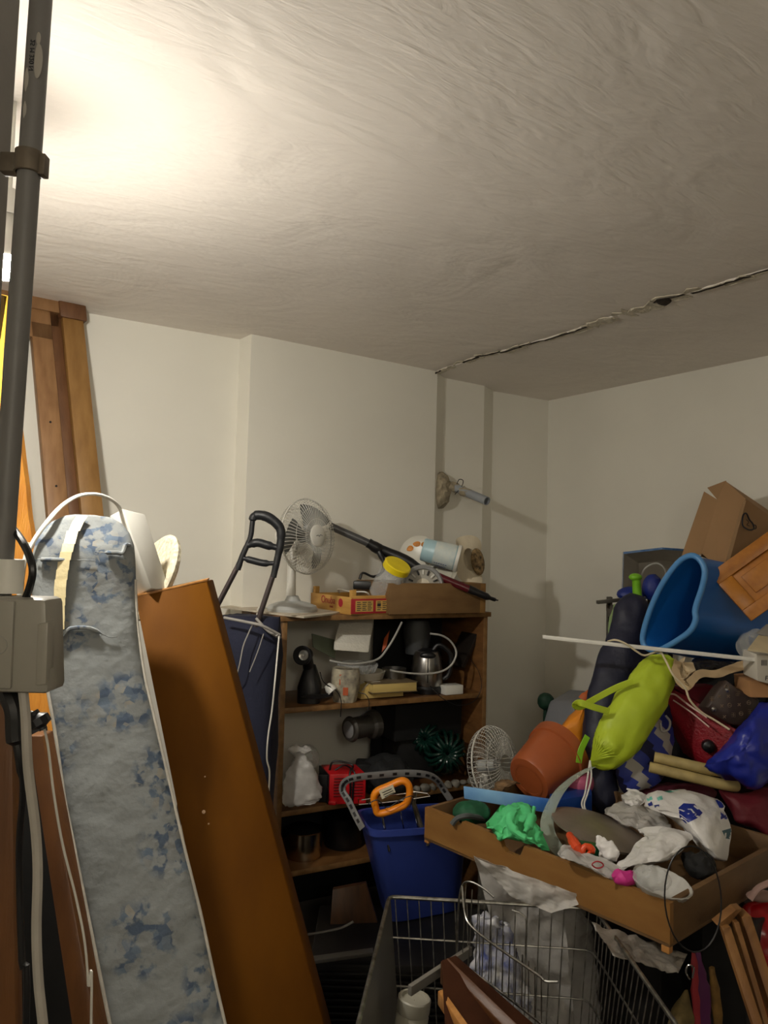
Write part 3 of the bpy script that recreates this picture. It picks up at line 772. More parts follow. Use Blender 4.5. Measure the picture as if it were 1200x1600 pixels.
# patterned plate, bowl rim, hat
pc_ = sp(655, 868, .20); pax = V((-.25, -.93, .25)).normalized()
b = B(); b.lathe(pc_, pax, [(.001, 0), (.055, .002), (.085, .012), (.088, .014), (.055, -.001), (.001, -.003)], 40, caps=False)
pl_ = obj('plate', b, mat('plate_white', (216, 212, 200), .3, 0, .03)); lab(pl_, 'white plate with orange pattern standing behind the pale blue tub', 'plate')
b = B(); dd, pa, pbv = basis(pax)
for t in (.6, 1.3, 2.0, 2.6, 3.6):
    rd = pa * math.cos(t) + pbv * math.sin(t); b.ball(pc_ + rd * .055 + pax * .004, pa * .018, pbv * .014, pax * .002, 2)
obj('plate_pattern', b, mat('plate_orange', (206, 130, 40), .5, 0, .2, 40), pl_, kind='stuff')
b = B(); c = sp(688, 892, .10); bx = V((-.35, -.8, .5)).normalized()
b.lathe(c, bx, [(.001, -.035), (.05, -.03), (.075, .0), (.079, .004), (.071, .001), (.046, -.026), (.001, -.03)], 40, caps=False)
lab(obj('shallow_bowl', b, mat('bowl_cream', (206, 202, 186), .4, 0, .05)), 'off-white shallow bowl tilted below the pale blue tub', 'bowl')
hat = thing('sun_hat', 'beige cloth hat with spotted lining standing at the right end of the tray', 'hat', sp(735, 915, .12))
hm = mat('hat_beige', (232, 220, 194), .9, 0, .06, 12, .2, 60)
hax = V((.72, -.62, .18)).normalized(); hc = sp(737, 874, .10)
dh, ha, hb = basis(hax)
b = B()
R1, R2 = [], []
for k in range(40):
    t = 2 * PI * k / 40; rd = ha * math.cos(t) + hb * math.sin(t); wv_ = .012 * math.sin(t * 3 + 1)
    R1.append(hc + rd * (.112 + wv_ * .5) + hax * wv_ * 1.6 - V((.012, 0, 0))); R2.append(hc + rd * .052 - hax * .008)
R3 = [hc + (p - hc) * .88 - hax * .05 for p in R2]; R4 = [hc + (p - hc) * .3 - hax * .075 for p in R2]
b.skin([R1, R2, R3, R4], (False, True)); bmesh.ops.solidify(b.bm, geom=b.bm.faces[:], thickness=.002); obj('hat_brim', b, hm, hat)
b = B(); b.ball(hc + V((.03, .02, -.01)), ha * .045, hb * .062, hax * .02, 3)
lm = mat('leopard', (176, 146, 100), .8, 0, .1, 60, rgb2=(30, 24, 20)); obj('spotted_lining', b, lm, hat)
# vacuum wand
p = [sp(520, 824, .30), sp(555, 840, .26), sp(580, 853, .21)]
r_ = thing('vacuum_wand', 'dark vacuum cleaner tube with a red lower section lying across the tray', 'vacuum wand', sp(640, 880, .10))
b = B(); b.tube([sp(516, 822, .27), sp(583, 852, .19)], .0165, 18); obj('grey_tube', b, mat('tube_grey', (92, 92, 94), .35, .4, .1), r_)
b = B(); b.tube([sp(575, 848, .20), sp(590, 857, .185), sp(600, 861, .18), sp(632, 875, .13), sp(660, 892, .08)], [.021, .024, .022, .024, .020], 16, 3)
b.tube([sp(592, 862, .17), sp(600, 880, .15), sp(596, 895, .14), sp(583, 901, .14), sp(567, 895, .15), sp(562, 905, .15)], [.012, .008, .006, .005, .006], 10, 4)
obj('wand_handle', b, dark_pl, r_)
b = B(); b.tube([sp(655, 888, .07), sp(690, 903, .0), sp(738, 923, -.07)], .0165, 16, 3); obj('red_section', b, mat('dark_red_tube', (92, 22, 32), .3, 0, .1), r_)
b = B(); b.tube([sp(732, 920, -.065), sp(755, 930, -.09), sp(770, 936, -.10), sp(778, 938, -.10)], [.017, .015, .008, .003], 12, 3); obj('nozzle', b, dark_pl, r_)
b = B(); b.box(sp(563, 908, .15) - X * .03, X * .10, Y * .07, UP * -.035, .006); lab(obj('battery_pack', b, dark_pl), 'black block under the yellow-lidded jar in the crate corner', 'battery')

# ------------------------------------------------------------------ things on the upper shelf (z = .905)
z1 = SZ[0] + .0012
r_ = thing('flashlight', 'large black torch with chrome reflector at the left of the upper shelf', 'torch', son(478, .12, z1))
c = sp(473, 1024, .03); fx = V((-.25, -.95, .05)).normalized()
b = B(); b.lathe(c, fx, [(.001, -.05), (.026, -.045), (.037, .0), (.037, .008), (.033, .008), (.012, -.018), (.001, -.02)], 32, caps=False); obj('torch_head', b, dark_pl, r_)
b = B(); b.lathe(c, fx, [(.033, .007), (.026, -.006), (.012, -.012), (.001, -.014)], 32); obj('reflector', b, mat('reflector', (220, 220, 216), .25, .5, .05), r_)
b = B(); b.lathe(c, fx, [(.001, .004), (.006, .001), (.006, -.012)], 12); obj('torch_bulb', b, white_pl, r_)
b = B(); k = son(486, .09, z1)
b.loft([(k + V((0, 0, 0)), X * .045, Y * .06), (k + UP * .06, X * .046, Y * .06), (k + UP * .10, X * .034, Y * .05), (k + UP * .14, X * .02, Y * .03)], 20, 4); b.tube([k + UP * .1, c - fx * .04], .022, 12); obj('torch_body', b, dark_pl, r_)
def sbox(name, px0, px1, py0, py1, y0, y1, m, label, cat, bev=.002, z=None, parent=None):
    a = sp(px0, py1, y0); c = sp(px1, py1, y0); z0 = a.z if z is None else z; h = sp((px0 + px1) / 2, py0, y0).z - sp((px0 + px1) / 2, py1, y0).z
    b = B(); b.box(V((a.x, a.y, z0)), V((c.x - a.x, c.y - a.y, 0)), sy * (y1 - y0), UP * h, bev); o = obj(name, b, m, parent)
    return lab(o, label, cat) if label else o
b = B(); b.slab([sp(488, 990, .2), sp(524, 1000, .2), sp(524, 1030, .14), sp(490, 1012, .14)], sy * .012 - UP * .0, .002)
lab(obj('folder', b, mat('greygreen', (140, 150, 128), .5, 0, .08)), 'pale grey-green folder leaning behind the black torch', 'folder')
b = B(); b.slab([sp(532, 975, .12), sp(584, 974, .12), sp(576, 1020, .03), sp(521, 1016, .03)], V((0, .02, .030)), .003)
lab(obj('foam_block', b, mat('foam_white', (216, 212, 200), .8, 0, .03, 30, .3, 120)), 'white foam box lid tilted on the clear round container', 'foam lid')
cc = son(560, .11, z1 + .10)
b = B(); b.lathe(cc, UP, [(.001, 0), (.070, 0), (.082, .03), (.084, .034), (.08, .036), (.066, .006)], 40, caps=False)
for k in range(30):
    t = k * PI / 15; b.tube([cc + V((math.cos(t) * .071, math.sin(t) * .071, .002)), cc + V((math.cos(t) * .083, math.sin(t) * .083, .03))], .0018, 5)
lab(obj('clear_container', b, clear), 'clear ribbed round container under the white foam lid', 'container')
b = B(); c = son(572, .14, z1); b.lathe(c, UP, [(.001, 0), (.045, 0), (.075, .07), (.084, .098), (.080, .098), (.07, .07), (.04, .006)], 40, caps=False)
lab(obj('white_bowl', b, mat('bowl_white', (196, 190, 176), .35, 0, .06)), 'cream deep bowl under the clear container on the upper shelf', 'bowl')
c = son(541, .05, z1)
b = B(); b.loft([(c, X * .042, Y * .04), (c + UP * .05, X * .052, Y * .046), (c + UP * .10, X * .054, Y * .048), (c + UP * .125, X * .050, Y * .045)], 32, 2.3); b.crumple(.005, 24, 9)
news = mat('printed_paper', (196, 186, 160), .6, 0, .1, 30, .2, 40, rgb2=(110, 104, 96))
o = obj('paper_bag', b, news); lab(o, 'crumpled printed paper bag standing on the upper shelf', 'bag')
b = B(); k = c - Y * .05 + UP * .05
b.box(k + V((-.02, -.001, .02)), X * .012, Y * .002, UP * .04, 0); b.box(k + V((-.005, -.002, -.02)), X * .02, Y * .002, UP * .03, 0); obj('bag_print', b, mat('bag_orange', (190, 90, 50), .6), o, kind='stuff')
b = B(); k0 = sp(505, 1063, .03); k1 = sp(520, 1081, -.0)
b.lathe(k1, (k1 - k0), [(.012, -.035), (.020, -.02), (.021, .0), (.016, .001), (.008, -.01), (.001, -.01)], 24, caps=False); lab(obj('lamp_holder', b, white_pl), 'small white lamp holder lying at the upper shelf front', 'lamp holder')
b = B(); c = son(617, .12, z1 + .035); b.lathe(c, UP, [(.001, 0), (.050, 0), (.050, .066), (.052, .070), (.049, .070), (.048, .01)], 36, caps=False)
lab(obj('steel_tin', b, steel), 'small shiny steel tin on the open book', 'tin')
# books
paper = mat('book_paper', (206, 180, 110), .8, 0, .08, 3, .2, 10, stretch=(1, 1, 60)); cov = mat('book_cover', (112, 96, 70), .6, 0, .1)
def book(q, ext, name, label):
    r_ = thing(name, label, 'book', q[3]); b = B(); b.slab(q, ext, .001); obj('pages', b, paper, r_)
    e = V(ext); t_ = UP * .003; b = B(); b.box(q[0] - X * .003, q[1] - q[0] + X * .006, e * 1.02, t_, 0); b.box(q[3] - X * .003 - t_, q[2] - q[3] + X * .006, e * 1.02, t_, 0); obj('cover', b, cov, r_)
book([sp(583, 1070, .0), sp(651, 1066, .0), sp(651, 1079, .0), sp(583, 1083, .0)], sy * .12, 'paperback', 'small thick paperback with yellowed pages lying at the shelf edge')
r_ = thing('open_book', 'large open book with yellowed fanned pages under the steel tin', 'book', son(600, .06, z1))
b = B(); o0 = son(566, .04, z1 + .003)
pts = [(0, 0), (.004, .03), (.03, .055), (.07, .062), (.12, .052), (.17, .042), (.195, .02), (.195, .0)]
b.poly([o0 + sx * x + UP * z for x, z in pts], sy * .16); obj('pages', b, paper, r_, smooth=50)
b = B(); b.tube([o0 + sx * x + UP * (z + .003) - sy * .001 for x, z in pts[1:-1]], .0022, 6, 4); obj('cover', b, mat('grey_cover', (176, 170, 158), .5), r_)
# kettle
r_ = thing('electric_kettle', 'brushed steel electric kettle with dark base on the upper shelf', 'kettle', son(668, .10, z1))
kc = son(668, .10, z1)
b = B(); b.lathe(kc, UP, [(.001, 0), (.070, 0), (.072, .02), (.066, .03)], 40, caps=False); obj('kettle_base', b, dark_pl, r_)
b = B(); b.lathe(kc, UP, [(.064, .030), (.069, .05), (.066, .10), (.060, .15), (.050, .172), (.02, .178), (.001, .178)], 40, caps=False); ks = obj('kettle_body', b, steel, r_)
b = B(); b.tube([kc + V((.0, -.062, .165)), kc + V((.0, -.068, .15)), kc + V((0, -.07, .05))], .0022, 6); obj('water_slot', b, black, ks)
b = B(); b.lathe(kc + UP * .165, UP, [(.040, 0), (.040, .01), (.02, .018), (.001, .018)], 28); b.ball(kc + V((0, -.05, .16)), X * .034, Y * .014, UP * .016, 3); obj('kettle_lid', b, dark_pl, r_)
b = B(); b.tube([kc + UP * .17 + X * .02, kc + V((.05, .0, .20)), kc + V((.10, .0, .16)), kc + V((.095, 0, .08)), kc + V((.06, 0, .05))], .011, 10, 4); obj('kettle_handle', b, dark_pl, r_)
b = B(); k = sp(652, 985, .17); b.loft([(k - UP * .10, X * .05, Y * .05), (k, X * .062, Y * .05), (k + UP * .045, X * .05, Y * .045), (k + UP * .06, X * .02, Y * .02)], 28, 2.4)
lab(obj('helmet_shape', b, mat('charcoal', (52, 54, 56), .5, 0, .1)), 'dark grey rounded appliance standing behind the kettle', 'appliance')
bpy.data.objects['helmet_shape'].name = 'rounded_appliance'
b = B(); b.slab([sp(600, 998, .16), sp(609, 985, .16), sp(604, 1010, .14), sp(596, 1020, .14)], sy * .02 + X * .01, .001); lab(obj('orange_book', b, mat('orange_cover', (206, 92, 40), .5)), 'orange booklet standing behind the grey cord', 'booklet')
b = B(); b.tube([sp(628, 972, .0), sp(618, 992, -.01), sp(606, 1012, -.01), sp(590, 1030, -.012), sp(560, 1037, -.01), sp(535, 1036, 0), sp(515, 1032, .02)], .0042, 8, 6)
b.tube([sp(672, 990, .02), sp(690, 993, .0), sp(705, 1003, -.01), sp(713, 1020, -.02), sp(706, 1038, -.02), sp(690, 1049, -.02), sp(665, 1053, -.01), sp(640, 1052, .0), sp(618, 1049, .01), sp(610, 1047, .03)], .0042, 8, 6)
lab(obj('grey_cable', b, mat('pale_cord', (170, 168, 162), .5)), 'thick pale grey cord looping round the steel kettle', 'cord')
sbox('white_adapter', 697, 724, 1054, 1068, .0, .06, white_pl, 'small white power adapter at the right of the upper shelf', 'adapter', z=z1)
b = B(); k0, k1 = sp(742, 976, .10), sp(712, 1040, .14); b.beam(k0, k1, sy * .12, (k1 - k0).normalized().cross(sy) * .02, .002)
lab(obj('laminate_sheet', b, mat('dark_laminate', (34, 28, 24), .4, 0, .1)), 'dark thin panel leaning diagonally in the upper right shelf corner', 'panel')
b = B(); b.tube([sp(500, 1050, .02), sp(506, 1066, -.005), sp(526, 1080, -.008), sp(533, 1095, -.012), sp(532, 1120, -.01)], .0018, 6, 5)
b.tube([sp(560, 1082, .02), sp(572, 1086, -.005), sp(577, 1100, -.01), sp(572, 1112, -.01), sp(560, 1121, -.005)], .0018, 6, 5); lab(obj('thin_black_wire', b, dark_pl), 'thin black wires trailing over the upper shelf edge', 'wire')
b = B(); b.tube([sp(672, 1072, .02), sp(690, 1090, -.01), sp(715, 1102, -.01), sp(740, 1096, -.01), sp(752, 1075, -.01), sp(748, 1050, .0), sp(735, 1030, .05)], .0016, 6, 6); lab(obj('looped_wire', b, dark_pl), 'thin black wire looping below the upper shelf at its right end', 'wire')
b = B(); 
for i in range(4): b.tube([sp(470 + i * 4, 1089 - i, .0), sp(500 + i * 3, 1091 - i * 2, -.0), sp(520, 1086 - i * 2, .0)], .003, 6, 3)
lab(obj('black_tools', b, dark_pl), 'thin black sticks lying in front of the torch', 'tool')

# ------------------------------------------------------------------ things on the middle shelf (z = .525)
z2 = SZ[1] + .0012
r_ = thing('battery_charger', 'bright red box battery charger with louvres on the middle shelf', 'charger', son(545, .05, z2))
q0 = sp(514, 1247, .0); q0.z = z2
ex, ey = V((.14, .02, 0)), V((-.045, .13, 0))
redm = mat('charger_red', (196, 22, 30), .4, 0, .06, 9)
b = B(); b.box(q0, ex, ey, UP * .115, .004); chg = obj('charger_case', b, redm, r_)
b = B(); b.box(q0 - V((.004, 0, 0)) + UP * .002, V((-.002, 0, 0)) + ex * .02, ey, UP * .11, .003); b.box(q0 + V((-.045, .02, .002)), X * .05, Y * .10, UP * .105, .004); obj('charger_end', b, dark_pl, r_)
for i in range(7):
    for c_ in (0, 1):
        b = B(); b.box(q0 + ex * (.12 + .46 * c_) + UP * (.03 + .011 * i) - Y * .003, ex * .34, Y * .004, UP * .0045, .001); obj('louvre', b, mat('dark_red', (120, 12, 18), .5), chg)
b = B(); b.box(q0 - X * .002 - Y * .006, X * .03, Y * .02, UP * .014, .003); b.box(q0 + ex - X * .028 - Y * .006, X * .03, Y * .02, UP * .014, .003); obj('foot', b, redm, r_)
b = B(); h0 = q0 + ex * .1 + ey * .4 + UP * .115; b.tube([h0, h0 + UP * .03 + X * .01, h0 + UP * .035 + X * .04, h0 + X * .09 + UP * .02, q0 + ex * .55 + UP * .118 - Y * .002, q0 + ex * .58 + UP * .06 - Y * .006, q0 + ex * .55 + UP * .01 - Y * .004], .004, 8, 5)
b.tube([h0 + X * .02, h0 + X * .06 + UP * .02, q0 + ex * .68 + UP * .119, q0 + ex * .66 + UP * .08 - Y * .006, q0 + ex * .64 + UP * .01 - Y * .004], .0035, 8, 5); obj('charger_leads', b, dark_pl, r_)
def plastic_sack(name, rows, m, label, seed, neck=None, amp=.007, thick=.7):
    b = B(); b.roll(rows, thick, 40, 2.2, 5); b.crumple(amp, 22, seed, True, 4)
    return lab(obj(name, b, m, smooth=70), label, 'bag')
plastic_sack('plastic_bag', [(468, 1163, 10, 2.84), (466, 1172, 18, 2.84), (468, 1180, 9, 2.84), (470, 1187, 14, 2.84), (470, 1205, 25, 2.84), (471, 1230, 31, 2.84), (472, 1248, 33, 2.84), (473, 1256, 28, 2.84)], bag_clear, 'knotted cloudy plastic bag on the middle shelf front', 4)
c = son(485, .12, z2 + .06); b = B(); b.ball(c + UP * .09, X * .046, Y * .046, UP * .05, 4); b.lathe(c, UP, [(.03, -.06), (.032, .03), (.02, .05)], 20); b.crumple(.003, 50, 7)
lab(obj('glass_bottle', b, clear), 'round clear glass bottle behind the knotted bag', 'bottle')
r_ = thing('hose_fitting', 'dark grey drum shaped lantern lying under the upper shelf board', 'lantern', son(570, .2, z2))
r_.name = 'drum_lantern'; LOC['drum_lantern'] = LOC['hose_fitting']
ca_ = sp(545, 1140, .10); cx_ = (sp(600, 1128, .14) - ca_).normalized()
b = B(); b.lathe(ca_, cx_, [(.001, 0), (.046, 0), (.052, .01), (.044, .015), (.044, .10), (.056, .11), (.060, .135), (.050, .14), (.001, .14)], 32, caps=False); obj('drum_body', b, mat('drum_grey', (72, 68, 62), .5, 0, .2), r_)
b = B(); b.lathe(ca_, cx_, [(.034, -.002), (.030, -.004), (.001, -.004)], 28); obj('drum_face', b, grey_pl, r_)
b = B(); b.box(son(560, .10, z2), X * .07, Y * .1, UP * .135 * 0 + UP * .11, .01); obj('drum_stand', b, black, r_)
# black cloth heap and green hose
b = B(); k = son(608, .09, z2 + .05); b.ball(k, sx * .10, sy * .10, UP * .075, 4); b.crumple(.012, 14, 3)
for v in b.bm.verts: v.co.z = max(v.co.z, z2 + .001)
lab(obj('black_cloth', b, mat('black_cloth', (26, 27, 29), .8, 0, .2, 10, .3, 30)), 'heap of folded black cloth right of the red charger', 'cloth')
r_ = thing('garden_hose', 'dark green garden hose wound in a bundle on the middle shelf', 'hose', son(690, .1, z2))
hosem = mat('hose_green', (14, 46, 38), .25, 0, .15, 12)
def coil(c, ax, R, r, n, seed):
    rnd = random.Random(seed); d, a, bb = basis(ax); b = B()
    for k in range(n):
        t = 2 * PI * k / n; rd = a * math.cos(t) + bb * math.sin(t); tg = a * -math.sin(t) + bb * math.cos(t)
        pts = [c + rd * .012 + d * .035 + tg * .004, c + rd * R * .45 + d * .055, c + rd * R * .85 + d * .03 + tg * rnd.uniform(-.01, .01), c + rd * R + tg * .004 - d * .02, c + rd * R * .8 - d * .05]
        b.tube(pts, r, 8, 4)
    return b
hc1 = sp(698, 1180, .02); hc2 = sp(668, 1160, .09)
obj('hose_coil', coil(hc1 - V((0, -.05, 0)), V((.1, -1, .1)), .088, .0075, 17, 1), hosem, r_)
obj('hose_coil', coil(hc2 + Y * .06, V((-.3, -1, .2)), .07, .0075, 15, 2), hosem, r_)
b = B(); 
for i in range(9):
    rnd = random.Random(i); px = 640 + i * 12
    k = sp(px, 1216 - i * .5, .01); k.z = z2 + .006; b.ball(k, X * rnd.uniform(.010, .02), Y * .012, UP * rnd.uniform(.006, .016), 2)
b.crumple(.004, 50, 2); lab(obj('crumpled_paper', b, mat('scrap_paper', (120, 116, 106), .7, 0, .3, 20)), 'row of small crumpled paper scraps under the green hose', 'paper', None)['kind'] = 'stuff'
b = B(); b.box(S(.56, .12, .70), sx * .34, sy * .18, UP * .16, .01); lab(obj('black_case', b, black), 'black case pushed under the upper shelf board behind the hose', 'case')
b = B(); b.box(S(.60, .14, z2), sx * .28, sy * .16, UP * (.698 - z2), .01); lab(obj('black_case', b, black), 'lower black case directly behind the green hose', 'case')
# pots low down
r_ = thing('steel_pot', 'steel pot gleaming in the dark lowest shelf compartment', 'pot', son(480, .12, SZ[2] + .0012))
c = son(484, .12, SZ[2] + .0012); b = B(); b.lathe(c, UP, [(.001, 0), (.068, 0), (.071, .01), (.071, .10), (.074, .104), (.069, .104), (.067, .01)], 40, caps=False); obj('pot_body', b, mat('pot_steel', (200, 185, 160), .22, 1.0, .1), r_)
b = B(); b.lathe(c + UP * .104, UP, [(.073, 0), (.05, .012), (.001, .018)], 36); obj('pot_lid', b, mat('dark_lid', (40, 40, 42), .3, .5), r_)
c = son(545, .16, SZ[2] + .0012); b = B(); b.lathe(c, UP, [(.001, 0), (.075, 0), (.08, .01), (.08, .12), (.06, .13), (.001, .135)], 36, caps=False)
lab(obj('dark_pot', b, mat('dark_enamel', (30, 30, 32), .3, .3)), 'dark enamel pot beside the steel pot on the lowest shelf', 'pot')

# ------------------------------------------------------------------ shopping trolley with navy bag
tr_ = thing('shopping_trolley', 'navy shopping trolley bag with black loop handle between panel and shelf unit', 'shopping trolley', V((-.53, 2.55, 0)))
navy = mat('navy_canvas', (26, 30, 52), .85, 0, .1, 9, .25, 60)
rub = mat('black_rubber', (30, 32, 36), .45, 0, .1)
dT = 2.62
tube_m = mat('trolley_tube', (120, 112, 116), .3, 1, .1)
for a, c in (((372, 884), (296, 1030)), ((427, 898), (398, 985))):
    b = B(); b.tube([P(*a, dT), P(*c, dT), V((P(*c, dT).x - .03 * (c[0] < 350), dT + .02, .25))], .0095, 12, 0); obj('frame_tube', b, tube_m, tr_)
hb_ = B()
hb_.tube([P(371, 890, dT), P(379, 868, dT), P(391, 840, dT), P(394, 820, dT), P(396, 808, dT), P(404, 805, dT), P(418, 808, dT), P(432, 818, dT), P(439, 830, dT), P(438, 850, dT), P(433, 875, dT), P(427, 902, dT)], [.011, .010, .009, .009, .014, .017, .018, .017, .016, .014, .012, .011], 14, 5)
hb_.tube([P(388, 852, dT), P(402, 848, dT), P(418, 852, dT), P(434, 856, dT)], [.011, .015, .015, .011], 12, 4)
hb_.tube([P(380, 872, dT), P(395, 876, dT), P(412, 880, dT), P(430, 880, dT)], [.008, .012, .012, .008], 12, 4)
obj('handle', hb_, rub, tr_)
b = B()
rg = []
for y_, xl, xr, th in ((962, 330, 434, .03), (966, 328, 437, .05), (985, 326, 438, .085), (1030, 325, 437, .10), (1100, 328, 432, .11), (1180, 335, 428, .11), (1270, 345, 424, .11), (1360, 350, 424, .10), (1400, 352, 420, .09)):
    pl_, pr_ = P(xl, y_, dT - .03), P(xr, y_, dT - .03); c = (pl_ + pr_) / 2; c.y = dT + .06
    rg.append((c, V(((pr_.x - pl_.x) / 2, 0, 0)), V((0, th, 0))))
b.loft(rg, 44, 3); b.crumple(.010, 7, 5, True, 3); obj('trolley_bag', b, navy, tr_, smooth=60)
b = B(); b.tube([P(350, 965, dT - .06), P(385, 972, dT - .08), P(410, 978, dT - .08), P(437, 992, dT - .04)], .005, 8, 5); b.tube([P(400, 966, dT - .02), P(418, 985, dT - .03), P(437, 996, dT - .03), P(432, 992, dT - .05)], .005, 8, 5); obj('drawstring', b, mat('grey_cordage', (170, 166, 160), .8), tr_)
b = B(); b.tube([P(395, 975, dT - .07), P(388, 990, dT - .08), P(380, 1010, dT - .085), P(374, 1040, dT - .09), P(368, 1060, dT - .08)], .0022, 6, 4); b.tube([P(412, 990, dT - .075), P(402, 1020, dT - .085), P(390, 1050, dT - .085)], .0018, 6, 4); obj('side_piping', b, MATS['grey_cordage'], tr_)
for s_ in (-.09, .09):
    b = B(); b.lathe(V((-.53 + s_ - .015, 2.62, .075)), X, [(.02, 0), (.075, .004), (.075, .026), (.02, .03)], 28, caps=True); obj('wheel', b, rub, tr_)
b = B(); b.box((-.66, 2.56, .12), X * .26, Y * .16, UP * .03, .006); obj('base_plate', b, rub, tr_)
cable('white_string', [P(436, 994, 2.575), P(430, 1060, 2.50), P(425, 1110, 2.50), P(419, 1150, 2.50), P(417, 1185, 2.50), P(421, 1205, 2.50), P(420, 1235, 2.50), P(417, 1262, 2.50)], .0028, white_pl, 'white cord hanging down the right side of the navy trolley bag')

# ------------------------------------------------------------------ floor clutter in the dark: boxes that carry things
def fbox(name, x0, x1, y0, y1, z0, z1, m, label, cat, rot=0.0, bev=.006):
    c = V(((x0 + x1) / 2, (y0 + y1) / 2, 0)); a = V((math.cos(rot), math.sin(rot), 0)); e = V((-a.y, a.x, 0))
    b = B(); hx, hy = (x1 - x0) / 2, (y1 - y0) / 2
    b.box(c - a * hx - e * hy + UP * z0, a * hx * 2, e * hy * 2, UP * (z1 - z0), bev); return lab(obj(name, b, m), label, cat)
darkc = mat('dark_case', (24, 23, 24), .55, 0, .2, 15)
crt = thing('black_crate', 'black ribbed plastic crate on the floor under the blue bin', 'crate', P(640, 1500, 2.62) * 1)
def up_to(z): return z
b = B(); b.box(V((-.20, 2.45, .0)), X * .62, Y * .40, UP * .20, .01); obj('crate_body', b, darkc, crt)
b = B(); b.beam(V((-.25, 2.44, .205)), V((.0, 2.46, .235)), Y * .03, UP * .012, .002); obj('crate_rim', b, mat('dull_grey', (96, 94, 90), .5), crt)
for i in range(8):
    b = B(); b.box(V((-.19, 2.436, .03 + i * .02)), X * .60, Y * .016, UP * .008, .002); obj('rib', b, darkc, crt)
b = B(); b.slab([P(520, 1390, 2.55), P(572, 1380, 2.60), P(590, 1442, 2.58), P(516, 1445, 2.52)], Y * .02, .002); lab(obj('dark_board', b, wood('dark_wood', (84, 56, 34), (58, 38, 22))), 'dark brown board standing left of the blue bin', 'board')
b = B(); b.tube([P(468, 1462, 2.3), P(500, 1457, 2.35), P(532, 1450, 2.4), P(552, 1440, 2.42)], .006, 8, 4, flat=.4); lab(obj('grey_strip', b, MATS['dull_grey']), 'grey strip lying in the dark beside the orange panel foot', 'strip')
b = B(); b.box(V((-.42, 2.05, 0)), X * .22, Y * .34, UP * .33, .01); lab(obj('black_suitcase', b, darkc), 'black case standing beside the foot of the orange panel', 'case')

# ------------------------------------------------------------------ blue bin
zr, zbn = .545, .205
FL, BL_ = Z(579, 1300, zr), Z(556, 1264, zr); FR = Z(737, 1288, zr); BR_ = BL_ + (FR - FL)
bc_ = (FL + FR + BR_ + BL_) / 4
FLb, FRb = Z(610, 1442, zbn), Z(722, 1420, zbn)
cb = (FLb + FRb) / 2 + (BL_ - FL) * .36
bin_m = mat('blue_plastic', (52, 70, 150), .35, 0, .06, 6)
bn = thing('blue_bin', 'blue rectangular plastic bin with grey carry handle left of the drawer', 'bin', V((cb.x, cb.y, zbn)))
def rrect(c, ax, ay, n=36, pw=6):
    out = []
    for k in range(n):
        t = 2 * PI * k / n + .1; ct, st = math.cos(t), math.sin(t)
        out.append(c + ax * math.copysign(abs(ct) ** (2 / pw), ct) + ay * math.copysign(abs(st) ** (2 / pw), st))
    return out
ax_, ay_ = (FR - FL) / 2, (BL_ - FL) / 2
axb, ayb = (FRb - FLb) / 2, (BL_ - FL) / 2 * .78
cbt = V((cb.x, cb.y, zbn))
b = B()
R = [rrect(cbt, axb * .9, ayb * .9), rrect(cbt, axb, ayb), rrect(bc_ - UP * .02, ax_ * .985, ay_ * .97), rrect(bc_ - UP * .02, ax_ * 1.03, ay_ * 1.05), rrect(bc_, ax_ * 1.03, ay_ * 1.05), rrect(bc_, ax_ * .97, ay_ * .95), rrect(cbt + UP * .01, axb * .95, ayb * .92), rrect(cbt + UP * .01, axb * .5, ayb * .5)]
b.skin(R, (True, True)); obj('bin_body', b, bin_m, bn)
hpath = [P(566, 1294, 2.62), P(556, 1275, 2.66), P(545, 1252, 2.68), P(535, 1235, 2.7), P(539, 1222, 2.7), P(556, 1215, 2.7), P(590, 1211, 2.72), P(630, 1208, 2.74), P(664, 1210, 2.76), P(682, 1218, 2.78), P(692, 1232, 2.8), P(704, 1250, 2.8)]
hm_ = mat('handle_grey', (112, 112, 112), .5, 0, .06)
cp_ = catmull(hpath, 6); b = B(); rings = []
for i, p_ in enumerate(cp_):
    t = (cp_[min(i + 1, len(cp_) - 1)] - cp_[max(0, i - 1)]).normalized(); a = t.cross(Y).normalized(); rings.append((p_, a * .012, Y * .006))
b.loft(rings, 12, 5); hd = obj('carry_handle', b, hm_, bn)
b = B()
for i in range(4, len(cp_) - 3, 3):
    p_ = cp_[i]; t = (cp_[i + 1] - cp_[i - 1]).normalized(); a = t.cross(Y).normalized(); b.beam(p_ - t * .008 - Y * .006, p_ + t * .008 - Y * .006, a * .009, Y * .002, .0)
obj('handle_slot', b, dark_pl, hd, kind='stuff')
# wire rack and orange saw in the bin
r_ = thing('bow_saw', 'orange plastic saw grip with a paper sticker poking out of the blue bin', 'saw', P(612, 1300, 2.66))
out = [(587, 1262), (584, 1246), (590, 1236), (608, 1228), (628, 1220), (638, 1226), (640, 1240), (634, 1256), (618, 1264), (600, 1270), (590, 1270)]
b = B(); b.tube([P(x, y, 2.66) for x, y in out], .0165, 14, 5, closed=True, flat=.75); obj('saw_grip', b, mat('saw_orange', (240, 140, 24), .4, 0, .04), r_)
b = B(); b.slab([P(592, 1236, 2.637), P(614, 1226, 2.637), P(618, 1238, 2.637), P(597, 1249, 2.637)], Y * .002, 0); stk_ = obj('sticker', b, mat('sticker_white', (214, 206, 180), .6), r_)
b = B()
for i in range(3): b.beam(P(597 + i * 2, 1240 + i * 3 - 1, 2.6355), P(612 + i * 2, 1233 + i * 3 - 1, 2.6355), UP * .002, Y * .0006)
obj('sticker_print', b, ink, stk_, kind='stuff')
b = B(); b.tube([P(596, 1268, 2.66), P(608, 1330, 2.66)], .005, 10); obj('saw_frame', b, chrome, r_)
